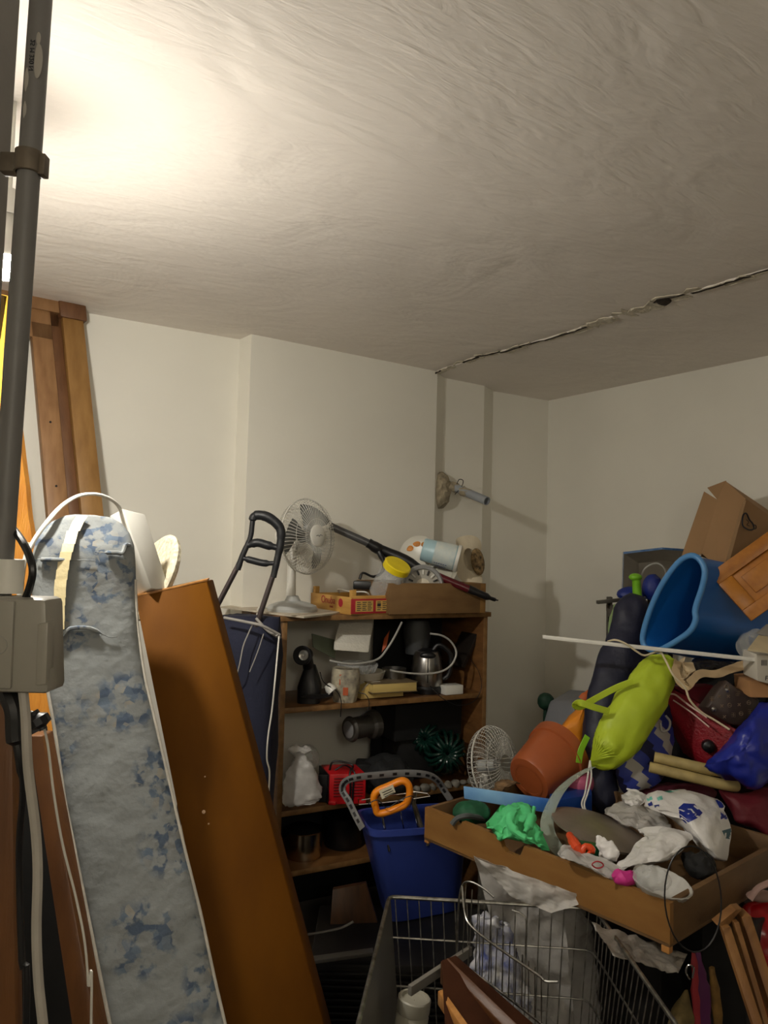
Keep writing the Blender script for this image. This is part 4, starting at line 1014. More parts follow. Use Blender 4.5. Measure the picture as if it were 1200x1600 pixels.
b = B(); b.tube([P(648, 1235, 2.7), P(646, 1255, 2.7), P(668, 1320, 2.7)], .009, 8); obj('saw_blade', b, mat('dull_blade', (150, 140, 120), .4, .8, .2), r_)
r_ = thing('wire_rack', 'small chrome wire rack standing in the blue bin', 'rack', P(630, 1300, 2.68))
for pts in ([(560, 1248), (561, 1257), (600, 1254), (640, 1249), (672, 1244), (668, 1240), (640, 1236)], [(622, 1250), (632, 1300)], [(640, 1240), (655, 1300)], [(565, 1250), (600, 1244), (648, 1238)]):
    b = B(); b.tube([P(x, y, 2.69) for x, y in pts], .0026, 8); obj('rack_wire', b, chrome, r_)
b = B(); b.tube([P(575, 1256, 2.63), P(590, 1250, 2.63), P(605, 1262, 2.63), P(625, 1250, 2.63), P(645, 1244, 2.63), P(640, 1262, 2.64)], .0018, 6, 5); lab(obj('black_string', b, dark_pl), 'black string tied round the orange saw grip', 'string')
# ------------------------------------------------------------------ big drawer resting on the trolley rim and a trunk
ZT, ZBt = .695, .600
A_, B_, C_ = Z(664, 1261, ZT), Z(1047, 1412, ZT), Z(1195, 1303, ZT)
da = (B_ - A_); LA = da.length; da = da.normalized(); db = V((-da.y, da.x, 0)); LB = (C_ - B_).dot(db)
A_ = B_ - da * LA
dr_m = wood('drawer_front_wood', (142, 102, 52), (126, 86, 40), (2, 2, 6), rough=.5, bump=.03)
dr_d = wood('drawer_inner_wood', (112, 84, 52), (92, 66, 38), (3, 3, 6), rough=.6)
drw = thing('bed_drawer', 'large wooden drawer full of plastic bags and pots resting on the wire trolley', 'drawer', flat((A_ + B_) / 2 + db * LB / 2, ZBt))
def DR(x, y, z): return A_ + da * x + db * y + UP * (z - ZT)
def notch(cx, hw, dp):
    return [(cx - hw, 0), (cx - hw * .75, -dp * .75), (cx - hw * .4, -dp), (cx + hw * .4, -dp), (cx + hw * .75, -dp * .75), (cx + hw, 0)]
def xs(px): 
    best = min([i / 400 * LA for i in range(401)], key=lambda x: abs((lambda q: 600 + F * (q.dot(_r)) / q.dot(_fw))(DR(x, 0, ZT) - V((0, 0, CAMZ))) - px)); return best
prof = [(0, 0)] + notch(xs(716), .016, .014) + notch(xs(799), .045, .036) + [(LA, 0), (LA, ZBt - ZT), (0, ZBt - ZT)]
b = B(); b.poly([DR(x, 0, ZT + z) for x, z in prof], db * .016); obj('front_board', b, dr_m, drw, smooth=20)
def dbx(name, x0, x1, y0, y1, z0, z1, m): b = B(); b.box(DR(x0, y0, z0), da * (x1 - x0), db * (y1 - y0), UP * (z1 - z0), .0015); return obj(name, b, m, drw)
dbx('end_board', LA - .016, LA, .0165, LB, ZBt + .002, ZT, dr_d); dbx('end_board', 0, .014, .0165, LB, ZBt + .002, ZT, dr_d)
dbx('back_board', .014, LA - .016, LB - .014, LB, ZBt + .006, ZT, dr_d); dbx('bottom_board', .0, LA, .0, LB, ZBt - .006, ZBt + .004, dr_d)
dbx('corner_block', LA - .022, LA - .002, .0, .018, ZBt - .022, ZBt - .006, pine)
dbx('corner_block', .0, .018, .0, .018, ZBt - .014, ZBt - .006, pine)
# trunk and case that carry the drawer and the heap behind it
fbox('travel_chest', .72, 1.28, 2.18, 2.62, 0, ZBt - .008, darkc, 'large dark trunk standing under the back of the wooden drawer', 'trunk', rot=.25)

# wire trolley basket
zc = .585
p1, p2 = Z(608, 1401, zc), Z(930, 1420, zc)
p3, p4 = Z(1064, 1612, zc), Z(559, 1604, zc)
p4e = p1 + (p4 - p1).normalized() * .72; p3e = p2 + (p3 - p2).normalized() * .72
cart = thing('wire_trolley', 'silver wire shopping cart basket at the lower middle under the drawer', 'shopping cart', flat((p1 + p2 + p3e + p4e) / 4, 0))
def rim(pts, r, name, m=wire_m, closed=False): b = B(); b.tube(pts, r, 10, 0, closed); return obj(name, b, m, cart)
def rc(a, c, e, r=.03): # rounded corner points
    u1 = (a - c).normalized() * r; u2 = (e - c).normalized() * r
    return [c + u1, c + u1 * .3 + u2 * .3 * .2, c + u2 * .3 + u1 * .06, c + u2]
rim(rc(p4e, p1, p2) + rc(p1, p2, p3e) + rc(p2, p3e, p4e) + rc(p3e, p4e, p1) + [rc(p4e, p1, p2)[0]], .0052, 'top_rim')
inset = .045; zlow = .16
def cpt(a, z):                     # a basket point moved inwards as it goes down
    cc_ = (p1 + p2 + p3e + p4e) / 4; k = (zc - z) / (zc - zlow); q = a + (cc_ - a).normalized() * inset * k * 1.6; return V((q.x, q.y, z))
ow = None
def wire(p, q, r=.0016):
    b = B(); b.tube([p, q] if not isinstance(p, list) else p, r, 6); return obj('wire', b, wire_m, cart)
nb = 17
for i in range(nb):
    a = p1.lerp(p2, (i + .5) / nb); wire(a - UP * .004, cpt(a, zlow))
ns = 26
for i in range(ns):
    a = p2.lerp(p3e, (i + .6) / ns); wire(a - UP * .004, cpt(a, zlow))
    if i % 2 == 0: a = p4e.lerp(p3e, (i + .6) / ns); wire(a - UP * .004, cpt(a, zlow))
for z_ in (.487, .372, .283, .19):
    c_ = [cpt(x, z_) for x in (p4e, p1, p2, p3e)]
    b = B(); b.tube([c_[1]] + rc(c_[1], c_[2], c_[3], .05) + [c_[3], c_[0]], .0026, 8); obj('hoop_wire', b, wire_m, cart)
for i in range(9):
    a = cpt(p1.lerp(p4e, (i + .5) / 9), zlow); c = cpt(p2.lerp(p3e, (i + .5) / 9), zlow); wire(a, c, .0020)
# solid grey side plate
b = B(); zq = .20
b.slab([p1 - UP * .004, p4e - UP * .004, cpt(p4e, .32), cpt(p1, .32)], X * .004 , 0); obj('side_plate', b, mat('plate_grey_metal', (126, 124, 118), .45, .6, .08), cart)
for q in (p1, p2, p3e, p4e):
    k = cpt(q, zlow); b = B(); b.tube([k, V((k.x, k.y, .05))], .011, 10); lg = obj('leg', b, steel, cart)
    b = B(); b.lathe(V((k.x - .012, k.y, .04)), X, [(.012, 0), (.04, .002), (.04, .022), (.012, .024)], 20, caps=True); obj('caster', b, rub, lg)
# fold-down child seat grid inside the basket
gp = [P(722, 1384, 1.93), P(726, 1425, 1.9), P(736, 1447, 1.87), P(770, 1475, 1.80), P(840, 1523, 1.66), P(852, 1533, 1.64), P(872, 1534, 1.63)]
gq = [P(714, 1490, 1.93), P(718, 1502, 1.9), P(730, 1512, 1.88), P(790, 1556, 1.78), P(846, 1600, 1.68), P(870, 1625, 1.64)]
b = B(); b.tube([P(714, 1490, 1.93), P(716, 1420, 1.93), P(722, 1384, 1.93), P(735, 1378, 1.92), P(755, 1388, 1.90), P(772, 1402, 1.88)], .0026, 8, 4); obj('seat_wire', b, wire_m, cart)
b = B(); b.tube(gp, .003, 8, 4); obj('seat_wire', b, wire_m, cart)
b = B(); b.tube(gq, .0032, 8, 4); obj('seat_wire', b, wire_m, cart)
for i in range(13):
    t = i / 12; a = P(728 + 118 * t, 1400 + 122 * t - (20 if t < .35 else 0), 1.92 - .26 * t); c = P(722 + 124 * t, 1502 + 96 * t, 1.91 - .24 * t); b = B(); b.tube([a, c], .0014, 6); obj('seat_grid_wire', b, wire_m, cart)
b = B(); b.tube([P(800, 1422, 1.8), P(822, 1434, 1.78), P(821, 1478, 1.78), P(822, 1540, 1.76)], .002, 6, 2); obj('seat_wire', b, wire_m, cart)

# things in and behind the basket
def sheetpoly(name, pts, m, label, cat, amp=.012, freq=12, seed=1, n=26, thick=.0016, parent=None, ymul=None):
    """a soft sheet spanning four corners"""
    tl, tr, br, bl = [V(p) for p in pts]
    def f(u, v, p):
        q = tl.lerp(tr, u).lerp(bl.lerp(br, u), v); return q
    b = B(); b.grid((0, 0, 0), X, Y, n, n, f); b.crumple(amp, freq, seed, True, 4)
    bmesh.ops.solidify(b.bm, geom=b.bm.faces[:], thickness=thick); o = obj(name, b, m, parent, smooth=80)
    return lab(o, label, cat) if label else o
sheetpoly('plastic_sheet', [P(740, 1338, 2.12), P(880, 1400, 2.12), P(900, 1620, 2.2), P(800, 1560, 2.2)], bag_clear, 'large clear plastic sheet hanging below the drawer behind the wire trolley', 'plastic sheet', .014, 9, 2)
sheetpoly('plastic_sheet', [P(745, 1342, 2.02), P(930, 1408, 1.99), P(862, 1428, 1.99), P(800, 1404, 2.0)], bag_clear, 'pointed flap of clear plastic draped over the far rim of the wire trolley', 'plastic sheet', .010, 14, 7)
plastic_sack('clear_sack', [(862, 1400, 30, 2.15), (862, 1430, 58, 2.2), (864, 1480, 68, 2.25), (866, 1540, 72, 2.28), (868, 1600, 74, 2.3), (870, 1680, 72, 2.3), (870, 1760, 60, 2.3)], bag_clear, 'big cloudy clear plastic sack standing behind the wire trolley', 8, amp=.014, thick=.55)
pb_m = mat('patterned_bag', (208, 208, 206), .4, 0, .05, 26, .3, 40, rgb2=(60, 72, 130))
plastic_sack('patterned_bag', [(768, 1425, 14, 2.1), (765, 1440, 30, 2.1), (770, 1480, 36, 2.1), (776, 1530, 46, 2.08), (785, 1570, 46, 2.08), (792, 1620, 40, 2.08), (795, 1700, 30, 2.08)], pb_m, 'white plastic bag with blue print standing in the wire trolley', 11, amp=.014)
bw = wood('brown_board', (70, 40, 24), (52, 28, 16), (3, 3, 8), rough=.75)
bw.node_tree.nodes['Principled BSDF'].inputs['Specular IOR Level'].default_value = .1
def brd(q, ext, label, m=bw): b = B(); b.slab(q, ext, .002); return lab(obj('brown_board', b, m), label, 'board')
brd([P(690, 1500, 1.78), P(712, 1492, 1.84), P(880, 1640, 1.66), P(700, 1680, 1.52)], UP * -.012, 'brown board lying flat inside the wire trolley')
brd([P(688, 1502, 1.80), P(700, 1496, 1.80), P(850, 1640, 1.58), P(832, 1650, 1.58)], UP * -.05, 'brown batten lying along the middle of the wire trolley', wood('brown_board_light', (96, 60, 32), (74, 42, 20), (3, 3, 8)))
brd([P(684, 1548, 1.72), P(692, 1545, 1.72), P(760, 1640, 1.52), P(746, 1640, 1.52)], UP * -.03, 'thin lighter batten lying behind the white jar in the wire trolley', pine)
b = B(); b.beam(P(640, 1548, 1.74), P(735, 1485, 1.95), UP * .022, V((.3, .3, 0)).normalized().cross(UP) * .012, .002); lab(obj('grey_bar', b, mat('light_grey_metal', (150, 146, 138), .4, .4)), 'pale grey flat bar slanting over the white jar', 'bar')
r_ = thing('white_jar', 'white plastic jar with screw lid inside the wire trolley', 'jar', P(640, 1620, 1.62))
c = P(640, 1618, 1.80); jar_ax = V((.12, .05, 1)).normalized()
b = B(); b.lathe(c - jar_ax * .03, jar_ax, [(.001, 0), (.034, 0), (.038, .01), (.038, .075), (.033, .085)], 32, caps=True); obj('jar_body', b, mat('jar_white', (158, 154, 140), .4, 0, .05), r_)
b = B(); b.lathe(c - jar_ax * .03, jar_ax, [(.037, .083), (.0385, .086), (.0385, .112), (.036, .115), (.030, .115), (.028, .108), (.001, .108)], 32, caps=False); obj('jar_lid', b, MATS['jar_white'], r_)

# ------------------------------------------------------------------ contents of the drawer
ZI = ZBt + .004                   # drawer bottom
def lid_box(name, q, ext, m, label): b = B(); b.slab(q, ext, .002); return lab(obj(name, b, m), label, 'box lid')
blue_lid = mat('blue_lid', (24, 96, 190), .4, 0, .1, 2, rgb2=(150, 200, 232), stretch=(2, 2, 2))
lid_box('blue_box_cover', [P(724, 1229, 2.50), P(865, 1250, 2.42), P(865, 1272, 2.42), P(725, 1248, 2.50)], V((.004, .008, 0)), blue_lid, 'bright blue box lid lying under the terracotta pot in the drawer')
lid_box('navy_blue_tray', [P(858, 1252, 2.48), P(925, 1242, 2.56), P(925, 1268, 2.56), P(858, 1280, 2.48)], V((.03, .12, 0)), mat('tray_blue', (14, 62, 140), .4, 0, .1), 'darker blue plastic tray behind the clear plastic band')
# terracotta pot
a0, a1 = P(838, 1212, 2.56), P(880, 1166, 2.70)
pax_ = V((a1.x - a0.x, .10, a1.z - a0.z)).normalized()
p0_ = P(826, 1218, 2.60)
r_ = thing('flower_pot', 'terracotta coloured plastic flower pot lying tilted in the drawer', 'flower pot', p0_)
terra = mat('terracotta_plastic', (160, 84, 46), .32, 0, .08, 5)
b = B(); b.lathe(p0_, pax_, [(.001, -.003), (.060, -.003), (.078, .0), (.084, .010), (.104, .145), (.112, .147), (.117, .185), (.113, .187), (.105, .15), (.08, .02), (.001, .012)], 48, caps=False); pot = obj('pot_body', b, terra, r_)
b = B(); b.lathe(p0_, pax_, [(.060, -.0045), (.052, -.0045), (.052, -.003)], 40); obj('base_ring', b, terra, r_)
# brown bulb (dried plant root)
b = B(); k = P(787, 1226, 2.54); b.loft([(k + V((-.020, 0, -.030)), X * .006, Y * .006), (k + V((-.012, 0, -.018)), X * .016, Y * .014), (k, X * .026, Y * .024), (k + V((.016, .01, .004)), X * .024, Y * .024), (k + V((.035, .03, .002)), X * .020, Y * .022), (k + V((.06, .05, -.01)), X * .008, Y * .012)], 20)
b.crumple(.004, 60, 2); lab(obj('dried_bulb', b, mat('dry_brown', (132, 104, 72), .9, 0, .3, 30, .6, 80)), 'dry brown bulb lying on the bright blue box lid', 'bulb')
# green things
b = B(); k = P(738, 1270, 2.42); b.ball(k, X * .055, Y * .05, UP * .03, 4); b.crumple(.005, 20, 3); lab(obj('green_beanie', b, mat('dark_green_cloth', (16, 84, 52), .7, 0, .2, 12)), 'dark green cap crumpled in the left corner of the drawer', 'cap')
cable('grey_hose', [P(706, 1288, 2.33), P(714, 1279, 2.33), P(728, 1275, 2.33), P(745, 1277, 2.36), P(765, 1282, 2.40), P(790, 1290, 2.42)], .0085, mat('hose_grey', (84, 88, 88), .5), 'short dark grey hose end poking over the drawer front', cat='hose')
def cloth(name, outline, d0, d1, m, label, cat, hgt=.04, amp=.012, freq=16, seed=1, n=40, dome=.5):
    """crumpled cloth: pixel outline filled from its centre, doming towards the viewer and upwards"""
    pts = catmull([V((x, y, 0)) for x, y in outline], 4, True); cx = sum(p.x for p in pts) / len(pts); cy = sum(p.y for p in pts) / len(pts)
    y0, y1 = min(p.y for p in pts), max(p.y for p in pts)
    b = B(); R = []
    K_ = 16
    for j in range(K_ + 1):
        f = 1 - j / K_; row = []
        for p in pts:
            x, y = cx + (p.x - cx) * f, cy + (p.y - cy) * f
            d = d0 + (d1 - d0) * (y - y0) / (y1 - y0) - hgt * (1 - f ** 2) ** dome
            row.append(P(x, y, d))
        R.append(row)
    Rb = [[q + V((0, .03 * (1 - 0), -.0)) for q in R[0]]]
    back = []
    for j in range(1, 6):
        f = 1 - j / 5 * .96
        back.append([V((R[0][i].x + (P(cx, cy, (d0 + d1) / 2).x - R[0][i].x) * (1 - f), R[0][i].y + .03 + .02 * (1 - f), R[0][i].z + (P(cx, cy, (d0 + d1) / 2).z - R[0][i].z) * (1 - f))) for i in range(len(pts))])
    allr = back[::-1] + R[:-1]
    b.skin(allr, (True, True)); b.crumple(amp, freq, seed, True, 4)
    return lab(obj(name, b, m, smooth=80), label, cat)
greenc = mat('green_cloth', (88, 206, 132), .75, 0, .05, 9, .15, 30)
cloth('green_cloth', [(752, 1292), (770, 1262), (800, 1254), (812, 1248), (838, 1258), (842, 1282), (852, 1300), (860, 1330), (845, 1332), (810, 1322), (775, 1318), (765, 1300)], 2.36, 2.16, greenc, 'bright green crumpled cloth hanging over the drawer front', 'cloth', .07, .016, 17, 6)
b = B(); b.tube([P(812, 1262, 2.22), P(798, 1275, 2.17), P(800, 1292, 2.15), P(815, 1306, 2.13), P(832, 1312, 2.12)], [.006, .014, .015, .012, .006], 12, 5); b.tube([P(835, 1262, 2.22), P(828, 1285, 2.16), P(820, 1302, 2.14)], [.006, .016, .010], 12, 5)
b.crumple(.003, 40, 1); 
g_ = obj('cloth_fold', b, greenc, bpy.data.objects['green_cloth'])
# clear plastic band
bp_ = [(922, 1200, 2.50), (900, 1213, 2.46), (878, 1232, 2.40), (863, 1256, 2.33), (855, 1280, 2.27), (857, 1302, 2.23), (868, 1322, 2.20), (880, 1336, 2.19)]
cp_ = catmull([P(*p) for p in bp_], 5); b = B(); rings = []
for i, p_ in enumerate(cp_):
    t = (cp_[min(i + 1, len(cp_) - 1)] - cp_[max(0, i - 1)]).normalized(); a = V((.72, .15, .1)).normalized(); rings.append((p_, a * .021, t.cross(a).normalized() * .0014))
b.loft(rings, 10, 4); lab(obj('plastic_band', b, mat('acrylic', (190, 204, 190), .15, 0, .05, 9, .1, 30, alpha=.42)), 'curved clear plastic band rising beside the green cloth', 'plastic band')
# grey lid
lc = P(938, 1292, 2.26); lax = V((.22, -.05, .97)).normalized()
dd, la_, lb_ = basis(lax, X)
b = B(); b.lathe(lc, lax, [(.001, .012), (.06, .010), (.125, .0), (.142, -.006), (.142, -.012), (.12, -.008), (.001, -.002)], 56, caps=False); lab(obj('round_cover', b, mat('grey_lid', (128, 116, 104), .35, .2, .15, 9)), 'large grey-brown round lid lying across the drawer contents', 'lid')
# small bits
b = B(); k = P(915, 1325, 2.10); b.box(k + V((-.03, 0, -.02)), V((.09, .0, -.01)), Y * .04, UP * .03, .004); lab(obj('green_box', b, mat('deep_green', (10, 84, 48), .4)), 'small dark green box under the grey round lid', 'box')
b = B(); b.tube([P(890, 1305, 2.12), P(900, 1322, 2.05), P(908, 1330, 2.04), P(915, 1322, 2.04), P(925, 1328, 2.04), P(918, 1334, 2.03)], [.010, .014, .010, .008, .010, .004], 10, 4); lab(obj('orange_clip', b, mat('orange_red', (224, 78, 34), .4)), 'orange-red plastic toy piece under the edge of the grey lid', 'toy')
plastic_sack('white_bundle', [(938, 1305, 8, 2.10), (942, 1318, 14, 2.08), (950, 1328, 18, 2.06), (960, 1336, 15, 2.04), (966, 1342, 8, 2.04)], bag_white, 'small off-white cloth bundle in front of the grey round lid', 14, amp=.007)
cloth('clear_bag', [(868, 1330), (885, 1322), (920, 1338), (960, 1350), (985, 1365), (965, 1382), (930, 1368), (895, 1352), (870, 1340)], 2.02, 1.93, bag_clear, 'clear plastic bag with small red print along the drawer front', 'bag', .03, .008, 26, 3)
b = B(); k = P(934, 1352, 1.90); b.tube([k + X * x + UP * z for x, z in ((-.014, .002), (-.004, .009), (.008, .007), (.014, 0), (.006, -.006), (-.006, -.006))], .0018, 6, 3, closed=True); obj('red_mark', b, ink_red, bpy.data.objects['clear_bag'])
b = B(); k = P(975, 1370, 1.92); b.ball(k, X * .024, Y * .02, UP * .011, 3); b.crumple(.006, 40, 2); lab(obj('pink_cloth', b, mat('magenta', (206, 50, 140), .6)), 'bright pink scrap between clear bag and clear bowl', 'cloth')
# big carrier bag with blue print
carr = cloth('carrier_bag', [(1000, 1262), (1010, 1236), (1040, 1228), (1080, 1230), (1115, 1242), (1140, 1266), (1148, 1300), (1140, 1350), (1108, 1345), (1080, 1320), (1060, 1290), (1030, 1275)], 2.36, 2.14, bag_white, 'white carrier bag with dark blue print on top of the drawer heap', 'bag', .10, .012, 9, 5)
def patch(parent, px, py, d, a, h, m, name, rot=0):
    k = P(px, py, d); ca, sa = math.cos(rot), math.sin(rot); b = B(); b.ball(k, V((a * ca, 0, a * sa)), Y * .012, V((-h * sa, 0, h * ca)), 3); return obj(name, b, m, parent)
nav = mat('print_navy', (24, 44, 140), .4); teal = mat('print_teal', (120, 200, 186), .45)
from mathutils.bvhtree import BVHTree
def decals(o, specs):
    """flat print wrapped on an object's own surface: small shapes of the surface lifted off it"""
    me = o.data; Li = inv; l0 = LOC[o.name]
    vs = [inv @ v.co + l0 for v in me.vertices]; tree = BVHTree.FromPolygons(vs, [tuple(p.vertices) for p in me.polygons])
    for name, m, outline in specs:
        cx = sum(p[0] for p in outline) / len(outline); cy = sum(p[1] for p in outline) / len(outline)
        b = B(); rows_ = []
        for f in (1, .75, .5, .25, .02):
            row = []
            for i in range(len(outline)):
                for s_ in range(3):
                    x0, y0 = outline[i]; x1, y1 = outline[(i + 1) % len(outline)]; x, y = x0 + (x1 - x0) * s_ / 3, y0 + (y1 - y0) * s_ / 3
                    x, y = cx + (x - cx) * f, cy + (y - cy) * f; d = ray(x, y).normalized(); h = tree.ray_cast(V((0, 0, CAMZ)), d)
                    row.append((h[0] - d * .0012) if h[0] is not None else None)
            rows_.append(row)
        cen = [p for p in rows_[-1] if p is not None]
        if not cen: b.bm.free(); continue
        for r0 in rows_:
            for i, p in enumerate(r0):
                if p is None: r0[i] = cen[0]
        b.skin(rows_, (False, True)); obj(name, b, m, o, smooth=80)
decals(carr, [('blue_print', nav, [(1060, 1262), (1068, 1255), (1085, 1256), (1098, 1270), (1090, 1278), (1072, 1287), (1062, 1278)]),
              ('blue_print', nav, [(1118, 1250), (1128, 1250), (1136, 1264), (1124, 1262)]), ('blue_print', nav, [(1126, 1268), (1138, 1272), (1136, 1280), (1126, 1280)]),
              ('teal_print', teal, [(1036, 1236), (1060, 1229), (1078, 1231), (1060, 1235), (1040, 1240)]), ('teal_print', mat('print_dark_teal', (36, 84, 100), .4), [(1128, 1298), (1142, 1294), (1144, 1312), (1134, 1310)]),
              ('blue_print', nav, [(1012, 1256), (1018, 1252), (1020, 1258), (1014, 1260)]), ('blue_print', nav, [(1022, 1258), (1030, 1257), (1030, 1261), (1023, 1262)]), ('teal_print', teal, [(1010, 1248), (1018, 1244), (1020, 1249), (1012, 1252)]), ('teal_print', teal, [(1026, 1246), (1034, 1243), (1036, 1249), (1028, 1251)])])
cloth('white_bag', [(955, 1362), (975, 1342), (1000, 1318), (1020, 1302), (1045, 1292), (1075, 1300), (1082, 1318), (1060, 1340), (1030, 1354), (990, 1362)], 2.16, 1.98, bag_white, 'crumpled white plastic bag in front of the printed carrier bag', 'bag', .06, .009, 14, 9)
cloth('grey_bag', [(940, 1270), (960, 1256), (990, 1248), (1020, 1262), (1050, 1280), (1050, 1300), (1010, 1312), (985, 1300), (960, 1285)], 2.42, 2.25, bag_clear, 'translucent greyish plastic bag between round lid and carrier bag', 'bag', .06, .015, 16, 12)
cloth('plastic_wrap', [(970, 1250), (985, 1240), (1000, 1236), (1015, 1246), (1005, 1262), (985, 1262)], 2.46, 2.38, bag_white, 'small white plastic piece under the striped beach umbrella', 'plastic wrap', .03, .008, 22, 4)
bwc = P(1032, 1392, 1.90); bax = V((.12, -.12, .98)).normalized()
b = B(); b.lathe(bwc, bax, [(.001, -.03), (.03, -.028), (.052, -.01), (.070, .02), (.073, .028), (.069, .026), (.049, -.006), (.028, -.023), (.001, -.025)], 40, caps=False); b.crumple(.004, 22, 5)
lab(obj('clear_bowl', b, mat('cloudy_bowl', (206, 204, 198), .2, 0, .08, 20, .2, 30, alpha=.7)), 'cloudy clear plastic bowl in the near corner of the drawer', 'bowl')
b = B(); k = P(1020, 1372, 1.85); b.ball(k, X * .035, Y * .03, UP * .022, 4); b.crumple(.007, 30, 8); lab(obj('clear_wrap', b, clear), 'crinkled clear wrap inside the cloudy bowl', 'wrap')
b = B(); k = P(1092, 1350, 2.04); b.ball(k, X * .032, Y * .04, UP * .02, 4); b.crumple(.010, 24, 2); lab(obj('dark_bag', b, black), 'black crumpled bag beside the end board of the drawer', 'bag')
# black hoop
hc_ = P(1083, 1404, 1.76); ha_, hbv = V((.068, .012, .012)), V((-.010, .01, .112))
b = B(); b.tube([hc_ + ha_ * math.cos(i * PI / 16) + hbv * math.sin(i * PI / 16) for i in range(32)], .0018, 8, closed=True); lab(obj('black_hoop', b, dark_pl), 'thin black wire hoop hanging over the near drawer corner', 'hoop')

# ------------------------------------------------------------------ pile behind the drawer
b = B(); k = P(905, 1222, 2.66); b.ball(k, X * .05, Y * .05, UP * .048, 4); lab(obj('pink_bowl', b, mat('pink_plastic', (198, 100, 132), .4, 0, .06)), 'dusky pink plastic bowl behind the clear band', 'bowl')
b = B(); b.slab([P(858, 1094, 3.4), P(898, 1098, 3.25), P(905, 1180, 3.15), P(836, 1172, 3.3)], V((.16, .30, 0)), .02); lab(obj('grey_case', b, mat('slate_grey', (132, 134, 140), .6, 0, .06)), 'smooth slate grey case standing between white wall and orange bag', 'case')
b = B(); k = P(853, 1096, 3.44); b.ball(k, X * .035, Y * .035, UP * .035, 3); b.tube([k - UP * .02, P(852, 1130, 3.44), V((k.x, 3.44, 0))], .012, 8); b.crumple(.003, 40, 2); lab(obj('green_pompom', b, mat('bottle_green', (8, 52, 34), .7)), 'dark green knob peeking out behind the slate grey case', 'knob')
cloth('orange_bag', [(916, 1086), (926, 1096), (922, 1130), (914, 1170), (890, 1172), (872, 1162), (868, 1148), (890, 1118), (908, 1100)], 2.92, 2.86, mat('orange_cloth', (238, 146, 30), .55, 0, .06, 8), 'bright orange cloth bag between flower pot and navy roll', 'bag', .05, .006, 8, 2)
b = B(); b.roll([(921, 1078, 3, 2.90), (920, 1086, 10, 2.90), (914, 1096, 12, 2.90)], .6, 16); lab(obj('orange_tip', b, mat('burnt_orange', (196, 96, 36), .6)), 'burnt orange cloth tip above the orange bag', 'cloth')
nr = thing('parasol_roll', 'long navy rolled parasol bag standing in the drawer behind the lime bag', 'parasol', P(940, 1272, 2.60))
b = B(); b.roll([(995, 930, 12, 2.98), (993, 940, 25, 2.97), (988, 965, 32, 2.96), (983, 1000, 36, 2.94), (970, 1040, 39, 2.90), (959, 1080, 40, 2.86), (948, 1120, 38, 2.82), (941, 1160, 33, 2.78), (939, 1195, 28, 2.72), (940, 1230, 26, 2.68), (941, 1255, 20, 2.66), (941, 1272, 7, 2.65)], .75, 36)
b.crumple(.006, 12, 8, True, 4); obj('roll_cover', b, mat('navy_nylon', (30, 33, 56), .55, 0, .12, 10, .2, 40), nr, smooth=70)
b = B(); b.tube([P(996, 932, 2.98), P(994, 905, 2.98), P(993, 900, 2.98)], [.018, .016, .020], 16); b.ball(P(993, 902, 2.98) - UP*0.0, X * .026, Y * .022, UP * .016, 3); obj('lime_cap', b, mat('lime_plastic', (130, 200, 40), .4), nr)
lr = thing('lime_bag', 'lime green drawstring bag for a rolled thing leaning on the navy roll', 'bag', P(922, 1187, 2.6))
lime = mat('lime_nylon', (186, 208, 48), .5, 0, .05, 6, .1, 30)
b = B(); b.roll([(1036, 1020, 8, 2.70), (1035, 1026, 20, 2.70), (1027, 1050, 32, 2.68), (1010, 1082, 38, 2.66), (990, 1115, 40, 2.64), (970, 1145, 39, 2.62), (953, 1170, 34, 2.60), (940, 1185, 26, 2.59), (929, 1192, 12, 2.58), (922, 1190, 4, 2.57)], .8, 44)
b.crumple(.008, 13, 3, True, 4); obj('bag_body', b, lime, lr, smooth=70)
def ribbon(pts, w_, nrm, t=.0015):
    cp2 = catmull([P(*p) for p in pts], 6); b = B(); rings = []
    for i, p_ in enumerate(cp2):
        t_ = (cp2[min(i + 1, len(cp2) - 1)] - cp2[max(0, i - 1)]).normalized(); a = t_.cross(V(nrm)).normalized(); rings.append((p_, a * w_ / 2, V(nrm).normalized() * t))
    return b.loft(rings, 8, 5)
obj('strap', ribbon([(990, 1064, 2.60), (960, 1076, 2.62), (930, 1092, 2.62), (908, 1104, 2.60), (898, 1102, 2.58), (906, 1098, 2.56), (925, 1104, 2.56), (952, 1112, 2.57)], .022, (0.1, -1, .1)), lime, lr)
obj('bag_flap', ribbon([(918, 1150, 2.62), (908, 1172, 2.60), (904, 1192, 2.60)], .022, (0.1, -1, 0)), mat('green_lime', (140, 200, 40), .5), lr)
for k_, sg in enumerate((-1, 1)):
    b = B(); b.tube([P(922, 1188, 2.555), P(921 + sg * 3, 1215, 2.54), P(916 + sg * 2, 1240, 2.53), P(911 + sg * 2, 1256, 2.52), P(916 + sg, 1268, 2.51), P(930, 1272 - 2 * k_, 2.50)], .0030, 8, 5); obj('drawstring', b, white_pl, lr)
# gathers
b = B()
for i in range(9):
    t = -1 + i * .25; b.tube([P(923, 1189, 2.565), P(930 + t * 6 + 4, 1180 + t * 8 - 4, 2.545), P(948 + t * 16, 1163 + t * 18, 2.53)], [.003, .005, .001], 6, 3)
obj('gathers', b, lime, lr, kind='stuff')
